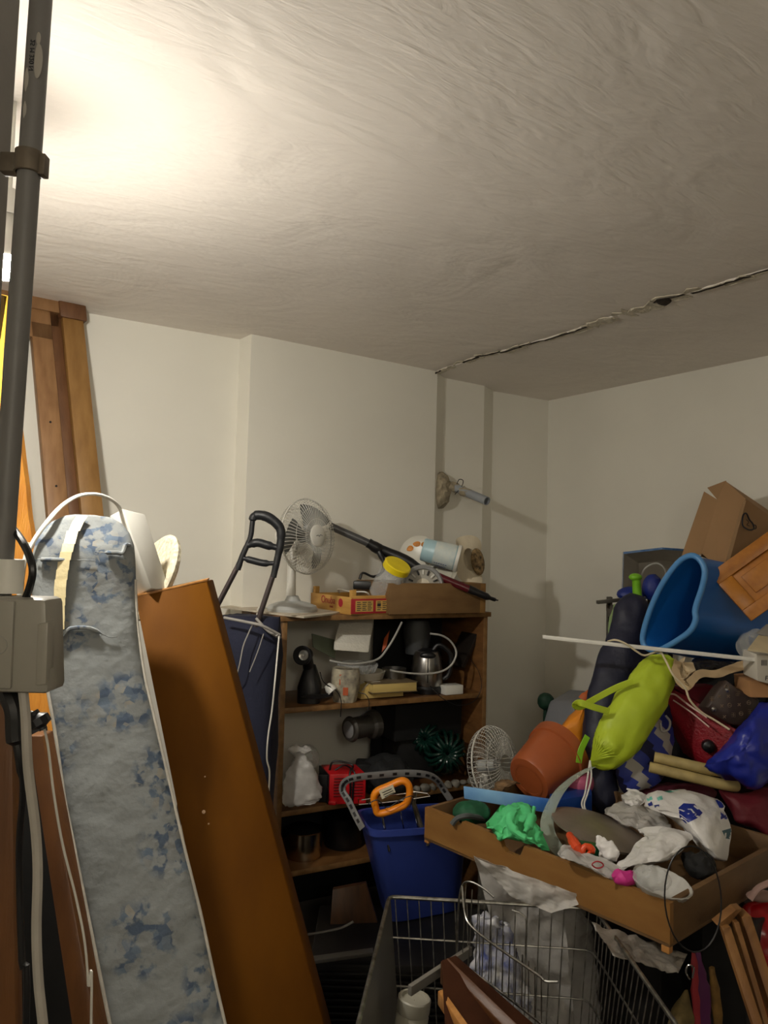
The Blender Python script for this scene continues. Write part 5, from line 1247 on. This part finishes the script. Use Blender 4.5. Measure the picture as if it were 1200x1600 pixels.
# striped beach umbrella
sr = thing('beach_umbrella', 'folded blue, white and navy striped beach umbrella beside the lime bag', 'umbrella', P(985, 1245, 2.62))
stripes = [mat('stripe_blue', (52, 66, 158), .6, 0, .08), mat('stripe_white', (176, 172, 166), .6, 0, .08), stripes_n if False else mat('stripe_navy', (26, 28, 66), .6, 0, .08)]
b = B(); b.roll([(1045, 1100, 10, 2.78), (1038, 1120, 18, 2.76), (1028, 1150, 30, 2.70), (1014, 1175, 38, 2.67), (998, 1200, 38, 2.64), (986, 1222, 28, 2.63), (978, 1243, 6, 2.64)], .5, 40)
for f in b.bm.faces:
    c = f.calc_center_median(); u_ = (c.x * .9 + c.z * .5) * 25; k = int(math.floor(u_)) % 4; f.material_index = (0, 1, 0, 2)[k]
b.crumple(.006, 13, 6, True, 3)
obj('folded_canopy', b, stripes, sr, smooth=70)
b = B(); b.tube([P(1040, 1118, 2.68), P(1047, 1128, 2.67), P(1044, 1140, 2.67), P(1034, 1142, 2.67), P(1032, 1130, 2.68)], .004, 8, 4); obj('canopy_loop', b, stripes[1], sr)
# red suitcase
rs = thing('red_suitcase', 'quilted dark red suitcase with white piping and a black wheel', 'suitcase', P(1110, 1210, 2.72))
redq = mat('quilted_red', (150, 18, 34), .45, 0, .1, 30, .5, 120); wpipe = mat('white_piping', (224, 190, 180), .5)
o3 = [P(1044, 1078, 2.78), P(1180, 1185, 2.62), P(1150, 1240, 2.60), P(1074, 1190, 2.70)]
f0 = [P(1050, 1072, 2.82), P(1168, 1150, 2.66), P(1125, 1215, 2.66), P(1045, 1110, 2.80)]
sk = [(1052, 1076), (1072, 1086), (1100, 1104), (1130, 1124), (1160, 1146), (1180, 1165), (1165, 1190), (1135, 1205), (1108, 1204), (1088, 1190), (1076, 1166), (1062, 1140), (1044, 1118), (1039, 1098), (1042, 1082)]
b = B(); fr0 = [P(x, y, 2.66 + (1120 - x) * .0016) for x, y in sk]; cc2 = sum(fr0, V((0, 0, 0))) / len(fr0)
def sc(pts, f, dy): return [cc2 + (p - cc2) * f + V((0, dy, 0)) for p in pts]
b.skin([sc(fr0, .80, -.016), sc(fr0, .95, -.010), sc(fr0, 1, .0), sc(fr0, 1.01, .06), sc(fr0, 1, .12)], (True, True)); obj('case_shell', b, redq, rs, smooth=50)
b = B(); b.slab([P(1050, 1073, 2.74), P(1120, 1072, 2.86), P(1185, 1090, 2.9), P(1180, 1150, 2.66)], V((.01, .12, -.01)), .01); obj('case_top', b, mat('red_lining', (122, 20, 34), .5, 0, .1, 20), rs)
b = B(); b.tube([P(1105, 1121, 2.60), P(1078, 1103, 2.66), P(1056, 1086, 2.71), P(1046, 1084, 2.73), P(1045, 1078, 2.76), P(1052, 1072, 2.78), P(1064, 1073, 2.79)], .0032, 6, 5); b.tube([P(1108, 1136, 2.60), P(1080, 1113, 2.66), P(1052, 1094, 2.72)], .0026, 6, 5); obj('piping', b, wpipe, rs)
b = B(); b.lathe(P(1107, 1166, 2.655), V((-.2, -1, 0)), [(.001, .020), (.010, .019), (.020, .012), (.022, 0), (.022, -.01)], 24); obj('wheel', b, dark_pl, rs)
# brown patterned purse
pr = thing('brown_purse', 'dark brown monogram purse with two studs on the red suitcase', 'purse', P(1130, 1130, 2.60))
brn = mat('purse_brown', (66, 52, 46), .5, 0, .1, 12)
ppx = [(1134, 1063), (1150, 1074), (1168, 1084), (1184, 1092), (1184, 1120), (1160, 1134), (1136, 1130), (1112, 1116), (1100, 1104), (1108, 1094), (1122, 1074)]
b = B(); fr1 = [P(x, y, 2.58) for x, y in ppx]; c2 = sum(fr1, V((0, 0, 0))) / len(fr1)
b.skin([[c2 + (p - c2) * .9 - V((0, .016, 0)) for p in fr1], [c2 + (p - c2) * .98 - V((0, .010, 0)) for p in fr1], fr1, [p + V((0, .05, -.01)) for p in fr1]]); purse = obj('purse_body', b, brn, pr, smooth=50)
b = B()
gold = mat('purse_print', (128, 108, 88), .5)
def mark(x, y, kind):
    k = P(x, y, 2.562); s_ = .0065
    if kind == 0:
        for a in (PI / 4, -PI / 4): dv_ = V((math.cos(a), 0, math.sin(a))); b.beam(k - dv_ * s_, k + dv_ * s_, V((-dv_.z, 0, dv_.x)) * .003, Y * .0008)
    elif kind == 1:
        b.tube([k + V((math.cos(t) * s_, 0, math.sin(t) * s_)) for t in [i * PI / 5 for i in range(10)]], .0010, 4, closed=True); b.beam(k - X * .004, k + X * .004, UP * .002, Y * .0008)
    else:
        for a in (0, PI / 2): dv_ = V((math.cos(a), 0, math.sin(a))); b.beam(k - dv_ * s_, k + dv_ * s_, V((-dv_.z, 0, dv_.x)) * .0018, Y * .0008)
        b.tube([k + V((x_ * s_, 0, z_ * s_)) for x_, z_ in ((-1, -1), (1, -1), (1, 1), (-1, 1))], .0008, 4, closed=True)
for x, y, kd in ((1112, 1092, 2), (1124, 1088, 0), (1138, 1088, 0), (1153, 1084, 2), (1135, 1073, 1), (1128, 1103, 0), (1140, 1102, 1), (1155, 1101, 0), (1170, 1098, 1), (1132, 1120, 0), (1146, 1117, 2), (1158, 1115, 1), (1172, 1112, 2)): mark(x, y, kd)
obj('purse_print', b, gold, purse, kind='stuff')
for x, y in ((1136, 1078), (1115, 1108)):
    b = B(); b.lathe(P(x, y, 2.566), V((0, -1, .1)), [(.009, 0), (.008, .004), (.004, .007), (.001, .008)], 20); obj('stud', b, steel, pr)
# royal blue bag
bl = mat('royal_blue_bag', (34, 48, 158), .35, 0, .08, 6, .15, 25)
cloth('blue_bag', [(1188, 1092), (1215, 1094), (1240, 1140), (1235, 1210), (1205, 1230), (1180, 1238), (1150, 1228), (1115, 1215), (1096, 1200), (1104, 1188), (1130, 1158), (1155, 1130), (1172, 1108)], 2.50, 2.42, bl, 'shiny royal blue crumpled nylon bag at the right edge of the frame', 'bag', .10, .012, 9, 7)
# wooden poles
for i, (a, c, lb) in enumerate((((1028, 1184), (1110, 1203), 'upper of two pale wooden poles below the red suitcase'), ((1022, 1200), (1125, 1225), 'lower of two pale wooden poles below the red suitcase'))):
    b = B(); p_, q_ = P(*a, 2.56 - .01 * i), P(*c, 2.50 - .01 * i); b.tube([p_ - (q_ - p_) * .02, p_, q_, q_ + (q_ - p_) * .3 + Y * .03], .0175, 16, 2); o = obj('wooden_pole', b, mat('pole_wood', (186, 166, 110), .6, 0, .15, 14)); lab(o, lb, 'pole')
cloth('burgundy_bag', [(1120, 1230), (1160, 1236), (1230, 1225), (1240, 1290), (1215, 1318), (1180, 1300), (1150, 1290), (1135, 1262)], 2.50, 2.42, mat('burgundy', (104, 18, 34), .6, 0, .12, 8, .15, 30), 'burgundy cloth bag below the royal blue bag', 'bag', .05, .008, 10, 4)
cloth('maroon_cloth', [(990, 1240), (1010, 1225), (1060, 1222), (1110, 1225), (1125, 1240), (1100, 1262), (1000, 1262)], 2.66, 2.60, mat('maroon', (84, 24, 40), .7, 0, .12, 8), 'dusky maroon cloth behind the printed carrier bag', 'cloth', .03, .008, 12, 8)
_ra = V((rw.x, rw.y, 0)).normalized(); _rb = V((-_ra.y, _ra.x, 0)); _rb = _rb if _rb.x > 0 else -_rb
for z0_, z1_, m_, lb_ in ((0, .60, darkc, 'dark storage box on the floor behind the red suitcase'), (.601, .92, mat('dark_case_red', (44, 18, 22), .6, 0, .2), 'dark maroon storage box stacked behind the red suitcase')):
    b = B(); b.box(V((1.24, 2.98, z0_)), _ra * .34, _rb * .28, UP * (z1_ - z0_), .01); lab(obj('storage_box', b, m_), lb_, 'box')
b = B(); b.box(V((1.24, 2.98, .921)), _ra * .33, _rb * .26, UP * .18, .02); lab(obj('black_holdall', b, black), 'black holdall under the large blue tub', 'bag')
cloth('shade_cloth', [(1000, 1110), (1040, 1060), (1090, 1050), (1130, 1100), (1150, 1180), (1120, 1235), (1060, 1240), (1010, 1235)], 2.98, 2.94, black, 'black sheet added as shade behind the striped beach umbrella and poles', 'shade sheet', .04, .008, 10, 9)  # added black backing, stands for shade where the bright wall showed through
# beige cloth and black plastic between tub and suitcase
beige = mat('beige_canvas', (196, 170, 132), .8, 0, .1, 10, .2, 30)
b = ribbon([(1060, 1032, 2.66), (1056, 1048, 2.64), (1062, 1064, 2.62), (1074, 1072, 2.60), (1082, 1062, 2.60), (1096, 1052, 2.60), (1120, 1053, 2.60), (1145, 1044, 2.60), (1175, 1036, 2.60), (1200, 1034, 2.60)], .034, (0, -1, .25), .005); b.crumple(.003, 20, 3)
lab(obj('beige_canvas', b, beige), 'beige canvas folded over black plastic below the white rod', 'canvas')
b = ribbon([(1066, 1030, 2.68), (1064, 1046, 2.66), (1070, 1062, 2.63), (1078, 1052, 2.63), (1074, 1036, 2.66)], .04, (0, .5, 1), .003); lab(obj('canvas_edge', b, mat('beige_light', (214, 192, 156), .8)), 'pale canvas edge loop at the left end of the beige fold', 'canvas')
cloth('black_plastic', [(1080, 1026), (1120, 1028), (1170, 1034), (1160, 1044), (1120, 1052), (1090, 1058), (1078, 1048)], 2.70, 2.66, mat('black_plastic_sheet', (36, 34, 36), .2, 0, .2, 14, .4, 40), 'shiny black plastic bag below the large blue tub', 'bag', .03, .008, 20, 9)
b = B(); b.slab([P(1168, 1062, 2.52), P(1240, 1058, 2.52), P(1240, 1092, 2.50), P(1172, 1090, 2.50)], V((.02, .16, 0)), .006); b.crumple(.004, 10, 3); lab(obj('kraft_carton', b, mat('kraft', (176, 130, 86), .8, 0, .08)), 'dented kraft carton under the white cartons at the right edge', 'carton')
# cream cord over the lime bag
cable('cream_cord', [(P(950, 1002, 2.66)), P(962, 1000, 2.62), P(978, 1006, 2.60), P(995, 1018, 2.60), P(1008, 1024, 2.60), P(1030, 1018, 2.60), P(1040, 1032, 2.58), P(1052, 1055, 2.56), P(1070, 1074, 2.55), P(1078, 1094, 2.54), P(1095, 1112, 2.54), P(1118, 1126, 2.53), P(1140, 1140, 2.50)], .0035, cream, 'cream cord running over lime bag and red suitcase', cat='cord')

# ------------------------------------------------------------------ metal rack and what stands on it
rk = thing('metal_rack', 'grey slotted metal rack against the right wall behind the blue tub', 'rack', V((1.02, 3.2, 0)))
rackm = mat('rack_metal', (108, 104, 96), .5, .6, .15, 20)
ra = rw.copy(); ra = V((ra.x, ra.y, 0)).normalized(); rb = V((-ra.y, ra.x, 0)); rb = rb if rb.x > 0 else -rb
r0 = P(947, 1000, 3.2); r0 = V((r0.x, r0.y, 0))
RH = P(947, 936, 3.2).z
for i, (u_, v_) in enumerate(((0, 0), (.30, 0), (0, .30), (.30, .30))):
    o_ = r0 + ra * u_ + rb * v_; s1 = 1 if u_ == 0 else -1; s2 = 1 if v_ == 0 else -1
    b = B(); b.box(o_, ra * .030 * s1, rb * .002 * s2, UP * (RH + .01), 0); b.box(o_, rb * .030 * s2, ra * .002 * s1, UP * (RH + .01), 0); up_ = obj('upright', b, rackm, rk)
    if i == 0:
        b = B()
        for z_ in range(8): b.box(o_ + ra * .010 - rb * .001 + UP * (RH - .04 - z_ * .055), ra * .008, rb * .002, UP * .022, 0)
        for z_ in range(8): b.box(o_ + rb * .010 - ra * .001 + UP * (RH - .04 - z_ * .055), rb * .008, ra * .002, UP * .022, 0)
        obj('slots', b, black, up_, kind='stuff')
for z_ in (RH - .03, .62, .15):
    b = B(); b.box(r0 + UP * z_, ra * .30, rb * .30, UP * .004, 0); b.box(r0 + UP * (z_ - .02) - rb * .001, ra * .30, rb * .002, UP * .026, 0); b.box(r0 + UP * (z_ - .02) - ra * .001, ra * .002, rb * .30, UP * .026, 0); obj('rack_shelf', b, rackm, rk)
b = B(); b.beam(P(933, 941, 3.16), P(1000, 934, 3.22), UP * .014, Y * .03, .001); obj('rack_arm', b, rackm, rk)
# white and blue open box
wb = thing('blue_white_box', 'open box with blue edge and white inside standing on the rack', 'box', P(1010, 932, 3.36))
bxm = mat('box_white_inside', (206, 200, 188), .7, 0, .05, 8); bxb = mat('box_blue', (38, 96, 156), .5, 0, .15, 30, rgb2=(120, 150, 190))
fr_ = [P(974, 864, 3.34), P(1034, 857, 3.30), P(1078, 860, 3.34), P(1080, 932, 3.34), P(972, 936, 3.34)]
bkk = [P(998, 880, 3.62), P(1036, 876, 3.62), P(1078, 880, 3.62), P(1080, 925, 3.62), P(1000, 925, 3.62)]
for i in range(5):
    j = (i + 1) % 5; b = B(); c_in = (fr_[0] + fr_[2] + fr_[3] + fr_[4]) / 4
    b.hexa([fr_[i], fr_[j], bkk[j], bkk[i]] + [p + (p - c_in) * .03 for p in (fr_[i], fr_[j], bkk[j], bkk[i])]); obj('box_side', b, bxm, wb, smooth=0)
b = B(); b.poly(bkk, Y * .004); obj('box_bottom', b, bxm, wb, smooth=0)
b = B()
for i in range(5):
    j = (i + 1) % 5; b.beam(fr_[i], fr_[j], UP * .009, Y * .012)
obj('blue_edge', b, bxb, wb)
b = B(); b.tube([P(1000, 905, 3.5), P(1008, 888, 3.45), P(1025, 880, 3.45), P(1038, 888, 3.45), P(1040, 905, 3.5), P(1020, 910, 3.45), P(1005, 915, 3.42), P(1030, 918, 3.42)], .004, 8, 5)
lab(obj('coiled_cable', b, white_pl), 'white cable coiled inside the blue-edged box', 'cable')
for n_, px, py, rx, rz_, m_, lb in (('blue_bag', 985, 930, .05, .03, mat('cobalt_cloth', (28, 50, 140), .5), 'small cobalt blue pouch below the blue-edged box'), ('blue_bag', 1020, 918, .035, .05, MATS['cobalt_cloth'], 'small cobalt pouch between lime cap and blue tub')):
    b = B(); b.ball(P(px, py, 3.22), X * rx, Y * .04, UP * rz_, 3); b.crumple(.006, 26, 3); lab(obj('blue_pouch', b, m_), lb, 'pouch')
b = B(); k = P(958, 978, 3.3); b.roll([(962, 945, 4, 3.14), (958, 975, 9, 3.08), (957, 1010, 8, 3.0)], .6, 14); b.crumple(.004, 30, 2); lab(obj('pale_green_cloth', b, mat('pale_green', (150, 176, 120), .7)), 'pale green cloth showing between rack post and navy roll', 'cloth')
# large blue tub on its side
tub = thing('blue_tub', 'large blue plastic tub lying on its side with a pale blue wavy rim', 'tub', P(1130, 1030, 2.95))
rimpx = [(1080, 868), (1092, 873), (1100, 886), (1101, 900), (1096, 922), (1089, 942), (1086, 956), (1087, 968), (1080, 984), (1064, 997), (1046, 1008), (1026, 1017), (1010, 1012), (1004, 1000), (1008, 977), (1019, 945), (1033, 916), (1048, 893), (1064, 875)]
rp = [V((x, y, 0)) for x, y in rimpx]; rp = catmull(rp, 3, True)
def dep(x): return 2.72 - (x - 1050) * .0020
rimw = [P(p.x, p.y, dep(p.x)) for p in rp]
cR = sum(rimw, V((0, 0, 0))) / len(rimw)
cE = P(1212, 975, 2.92)
ex_ = (cE - cR)
n_r = len(rimw)
# circular-ish floor ring at the far end
pn = ex_.normalized(); _, ea, eb = basis(pn)
endr = []
for p in rimw:
    q = p - cR; q = q - pn * q.dot(pn) * .9
    endr.append(cE + q * 1.02)
def mixr(t, s=1.0): return [cR.lerp(cE, t) + (rimw[i].lerp(endr[i], t) - cR.lerp(cE, t)) * s for i in range(n_r)]
tb_m = mat('tub_blue', (20, 96, 176), .35, 0, .06, 5); rim_m = mat('tub_rim_blue', (86, 146, 206), .35, 0, .04)
b = B(); b.skin([mixr(1, .1), mixr(1, .96), mixr(.96, 1.0), mixr(.5, 1.02), mixr(.1, 1.0), mixr(.0, .97), mixr(.02, .93), mixr(.5, .94), mixr(.94, .93), mixr(.95, .1)], (True, True)); tubo = obj('tub_shell', b, tb_m, tub, smooth=50)
b = B(); b.tube([p for p in rimw], .0105, 12, 0, closed=True); obj('tub_rim', b, rim_m, tub)
# cardboard box
cbx_ = thing('cardboard_box', 'open brown cardboard box with a round cup emblem tilted on the heap', 'box', P(1130, 880, 3.0))
kr = mat('cardboard', (166, 130, 92), .85, 0, .05, 5, .05, 30); kr2 = mat('cardboard_edge', (176, 142, 104), .85, 0, .05)
def card(name, q, t=.004): 
    q = [P(*p) for p in q]; n_ = (q[1] - q[0]).cross(q[-1] - q[0]).normalized(); n_ = -n_ if n_.y < 0 else n_
    b = B(); b.poly(q, n_ * t); return obj(name, b, kr, cbx_, smooth=0)
pn1 = card('box_panel', [(1121, 781, 3.02), (1134, 752, 3.02), (1165, 779, 2.95), (1134, 878, 2.93), (1120, 885, 2.95), (1096, 864, 3.02)])
pn2 = card('box_panel', [(1165, 779, 2.95), (1232, 828, 3.10), (1205, 915, 3.08), (1134, 878, 2.93)])
card('box_flap', [(1100, 768, 3.10), (1121, 781, 3.02), (1096, 866, 3.02), (1065, 868, 3.12)])
card('box_flap', [(1105, 762, 3.10), (1134, 751, 3.02), (1121, 781, 3.02)])
card('box_panel', [(1134, 752, 3.03), (1165, 779, 2.96), (1232, 828, 3.11), (1205, 800, 3.3)])
card('box_panel', [(1121, 790, 3.06), (1205, 800, 3.3), (1190, 900, 3.3), (1096, 870, 3.06)])
b = B(); k = lambda x, y: P(x, y, 2.95 + (x - 1165) * .0022 - (y - 800) * .0002 - .006)
ring_ = [(1160, 820), (1161, 806), (1166, 802), (1171, 812), (1176, 818), (1178, 826), (1172, 828), (1166, 826)]
b.tube([k(x, y) for x, y in ring_], .0030, 6, 3, closed=True); b.tube([k(x, y) for x, y in ((1177, 820), (1181, 821), (1181, 826), (1177, 827))], .0018, 6, 3); b.tube([k(x, y) for x, y in ((1166, 812), (1170, 816), (1167, 820), (1171, 822))], .0012, 6, 3)
obj('cup_emblem', b, ink, pn2)
b = B(); b.slab([P(1162, 782, 2.945), P(1166, 782, 2.945), P(1140, 876, 2.925), P(1134, 876, 2.925)], Y * .004, 0); obj('tape', b, kr2, cbx_)
b = B(); b.slab([P(1095, 872, 3.0), P(1112, 878, 2.9), P(1140, 888, 2.85), P(1120, 893, 2.9)], Y * .03 , .003); lab(obj('black_strap', b, dark_pl), 'black strap lying between the blue tub and the cardboard box', 'strap')
# cabinet door
cd_ = thing('cabinet_door', 'honey coloured wooden cabinet door with raised panel leaning on the blue tub', 'cabinet door', P(1167, 975, 2.6))
L0 = P(1108, 896, 2.66); L1 = P(1262, 786, 2.60); L3 = P(1167, 975, 2.58)
g1 = (L1 - L0); LN = g1.length; g1 = g1.normalized(); g2 = (L3 - L0); g2 = g2 - g1 * g2.dot(g1); W2 = g2.length; g2 = g2.normalized(); g3 = g1.cross(g2); g3 = g3 if g3.y > 0 else -g3
honey = wood('honey_wood', (186, 120, 38), (162, 98, 24), (8, 8, 8), rough=.35, vs=4, bump=.05)
def dbar(name, x0, x1, y0, y1, z0, z1): b = B(); b.box(L0 + g1 * x0 + g2 * y0 + g3 * z0, g1 * (x1 - x0), g2 * (y1 - y0), g3 * (z1 - z0), .002); return obj(name, b, honey, cd_)
Wd = W2; LL = .62; fw_ = .048
dbar('stile', 0, LL, 0, fw_, 0, .018); dbar('stile', 0, LL, Wd - fw_ * .9, Wd, 0, .018)
dbar('rail', 0, fw_ * 1.1, fw_, Wd - fw_ * .9, 0, .018); dbar('rail', LL - fw_, LL, fw_, Wd - fw_ * .9, 0, .018)
dbar('panel', fw_ * 1.1, LL - fw_, fw_, Wd - fw_ * .9, .010, .016)
dbar('raised_panel', fw_ * 1.1 + .022, LL - fw_ - .022, fw_ + .022, Wd - fw_ * .9 - .022, .003, .010)
for i in range(3): dbar('moulding', fw_ * .2, LL, fw_ * (.60 + .13 * i), fw_ * (.64 + .13 * i), -.0015, .002)
# white rod, cartons, clear cup
b = B(); a_r, c_r = P(848, 995, 2.72), P(1184, 1031, 2.48); b.beam(a_r, c_r, Y * .012, UP * .013, .001); lab(obj('white_rod', b, white_pl), 'long thin white plastic rod lying across the heap below the tub', 'rod')
ct = thing('white_carton', 'white printed carton at the right edge under its open flap', 'carton', P(1190, 1065, 2.46))
wc_ = mat('carton_white', (214, 208, 196), .6, 0, .04)
b = B(); b.slab([P(1182, 1022, 2.46), P(1240, 1030, 2.50), P(1240, 1078, 2.50), P(1184, 1064, 2.46)], V((.02, .14, 0)), .002); cb_ = obj('carton_body', b, wc_, ct)
text('carton_print', 'F5', P(1195, 1063, 2.455), X + V((0, .1, -.1)), UP, .022, ink, cb_)
b = B()
for i in range(6): b.box(P(1190 + i * 1.6, 1040, 2.456), X * (.0012 if i % 2 else .002), Y * .0006, UP * .018, 0)
obj('carton_barcode', b, ink, cb_, kind='stuff')
b = B(); b.slab([P(1168, 1014, 2.44), P(1185, 992, 2.56), P(1245, 1000, 2.58), P(1240, 1024, 2.44)], UP * -.006, .001); obj('open_flap', b, mat('carton_cream', (212, 196, 160), .6), ct)
b = B(); b.slab([P(1183, 990, 2.56), P(1200, 975, 2.60), P(1240, 985, 2.60), P(1235, 1004, 2.56)], Y * .01, .001); obj('grey_flap', b, mat('carton_grey', (150, 146, 140), .5), ct)
b = B(); c = P(1170, 1010, 2.60); b.lathe(c, V((.8, .3, .2)), [(.001, -.03), (.03, -.028), (.045, .0), (.05, .05), (.047, .05), (.04, 0)], 28, caps=False); lab(obj('clear_cup', b, clear), 'clear plastic cup between blue tub and white carton', 'cup')

# ------------------------------------------------------------------ lower right corner
pf = wood('old_pine', (140, 98, 50), (112, 72, 34), (8, 8, 2), rough=.6)
wf = thing('wooden_frame_piece', 'old pine frame piece with two slats leaning at the lower right corner', 'wood frame', P(1180, 1620, 1.70))
def slat(px0, px1, d0, d1, w0, name='slat', th=.02, m=pf):
    (x0, y0), (x1, y1) = px0, px1; a = P(x0, y0, d0); c = P(x1, y1, d1); dr_ = (c - a).normalized(); c = a + (c - a) * 1.25
    sd = dr_.cross(Y).normalized(); b = B(); b.beam(a, c, sd * w0, V((0, th, 0)), .001); return obj(name, b, m, wf)
slat((1132, 1446), (1192, 1630), 1.78, 1.66, .020); slat((1146, 1436), (1204, 1630), 1.80, 1.68, .012, th=.03); slat((1160, 1426), (1226, 1630), 1.82, 1.70, .022, th=.04)
b = B(); b.slab([P(1120, 1446, 1.78), P(1150, 1422, 1.80), P(1160, 1420, 1.82), P(1135, 1450, 1.78)], Y * .03, .001); obj('end_block', b, pf, wf)
cloth('red_bag', [(1150, 1425), (1180, 1400), (1240, 1395), (1250, 1500), (1240, 1620), (1190, 1600), (1165, 1500)], 2.05, 1.95, mat('glossy_red', (150, 10, 18), .25, 0, .1, 6), 'glossy dark red bag at the right edge behind the pine frame', 'bag', .06, .010, 9, 2)
b = B(); b.tube([P(1172, 1405, 1.98), P(1185, 1388, 1.98), P(1205, 1378, 1.98)], .012, 10, 4, flat=.5); b.ball(P(1190, 1400, 2.0), X * .04, Y * .02, UP * .014, 3); lab(obj('pale_strap', b, mat('pale_pinkish', (150, 120, 110), .6)), 'pale strap lying above the glossy red bag', 'strap')
cols = [mat('scarf_purple', (92, 34, 84), .7), mat('scarf_red', (150, 40, 48), .7), mat('scarf_olive', (104, 88, 50), .8, 0, .3, 30), mat('scarf_gold', (138, 104, 52), .7, 0, .3, 30)]
sc_ = (('rolled purple and red umbrella hanging under the drawer corner', [(1090, 1485, 6), (1093, 1520, 12), (1097, 1570, 14), (1100, 1640, 14), (1102, 1700, 8)], 0, 1.86),
       ('thin red rolled umbrella beside the purple one', [(1083, 1488, 4), (1085, 1520, 7), (1088, 1580, 8), (1090, 1660, 7)], 1, 1.84),
       ('olive camouflage cloth beside the rolled umbrellas', [(1072, 1545, 4), (1068, 1575, 16), (1064, 1610, 22), (1060, 1660, 20)], 2, 1.84),
       ('gold and red scarf hanging right of the umbrellas', [(1112, 1510, 6), (1117, 1545, 9), (1122, 1600, 9), (1126, 1660, 8)], 3, 1.88))
for lb, rows_, ci, dd_ in sc_:
    b = B(); b.roll([(x, y, w_, dd_) for x, y, w_ in rows_], .7, 20)
    b.crumple(.004, 18, ci, True, 3); o = obj('rolled_umbrella' if ci < 2 else 'hanging_cloth', b, cols[ci]); lab(o, lb, 'umbrella' if ci < 2 else 'cloth')
b = B(); b.tube([P(1078, 1530, 1.82), P(1072, 1520, 1.82), P(1075, 1508, 1.82), P(1084, 1512, 1.82), P(1082, 1528, 1.82)], .002, 6, 4); lab(obj('key_ring', b, chrome), 'small metal ring hanging by the umbrellas', 'ring')
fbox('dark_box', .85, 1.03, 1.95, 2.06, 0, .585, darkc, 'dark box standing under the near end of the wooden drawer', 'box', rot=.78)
# silvery crinkled sheet under the drawer
sheetpoly('foil_sheet', [P(925, 1440, 1.90), P(1075, 1488, 1.86), P(1060, 1520, 1.80), P(960, 1490, 1.80)], mat('crinkled_foil', (130, 124, 116), .3, .2, .2, 20, .4, 60), 'crinkled greyish plastic sheet below the near drawer corner', 'plastic sheet', .006, 26, 5)
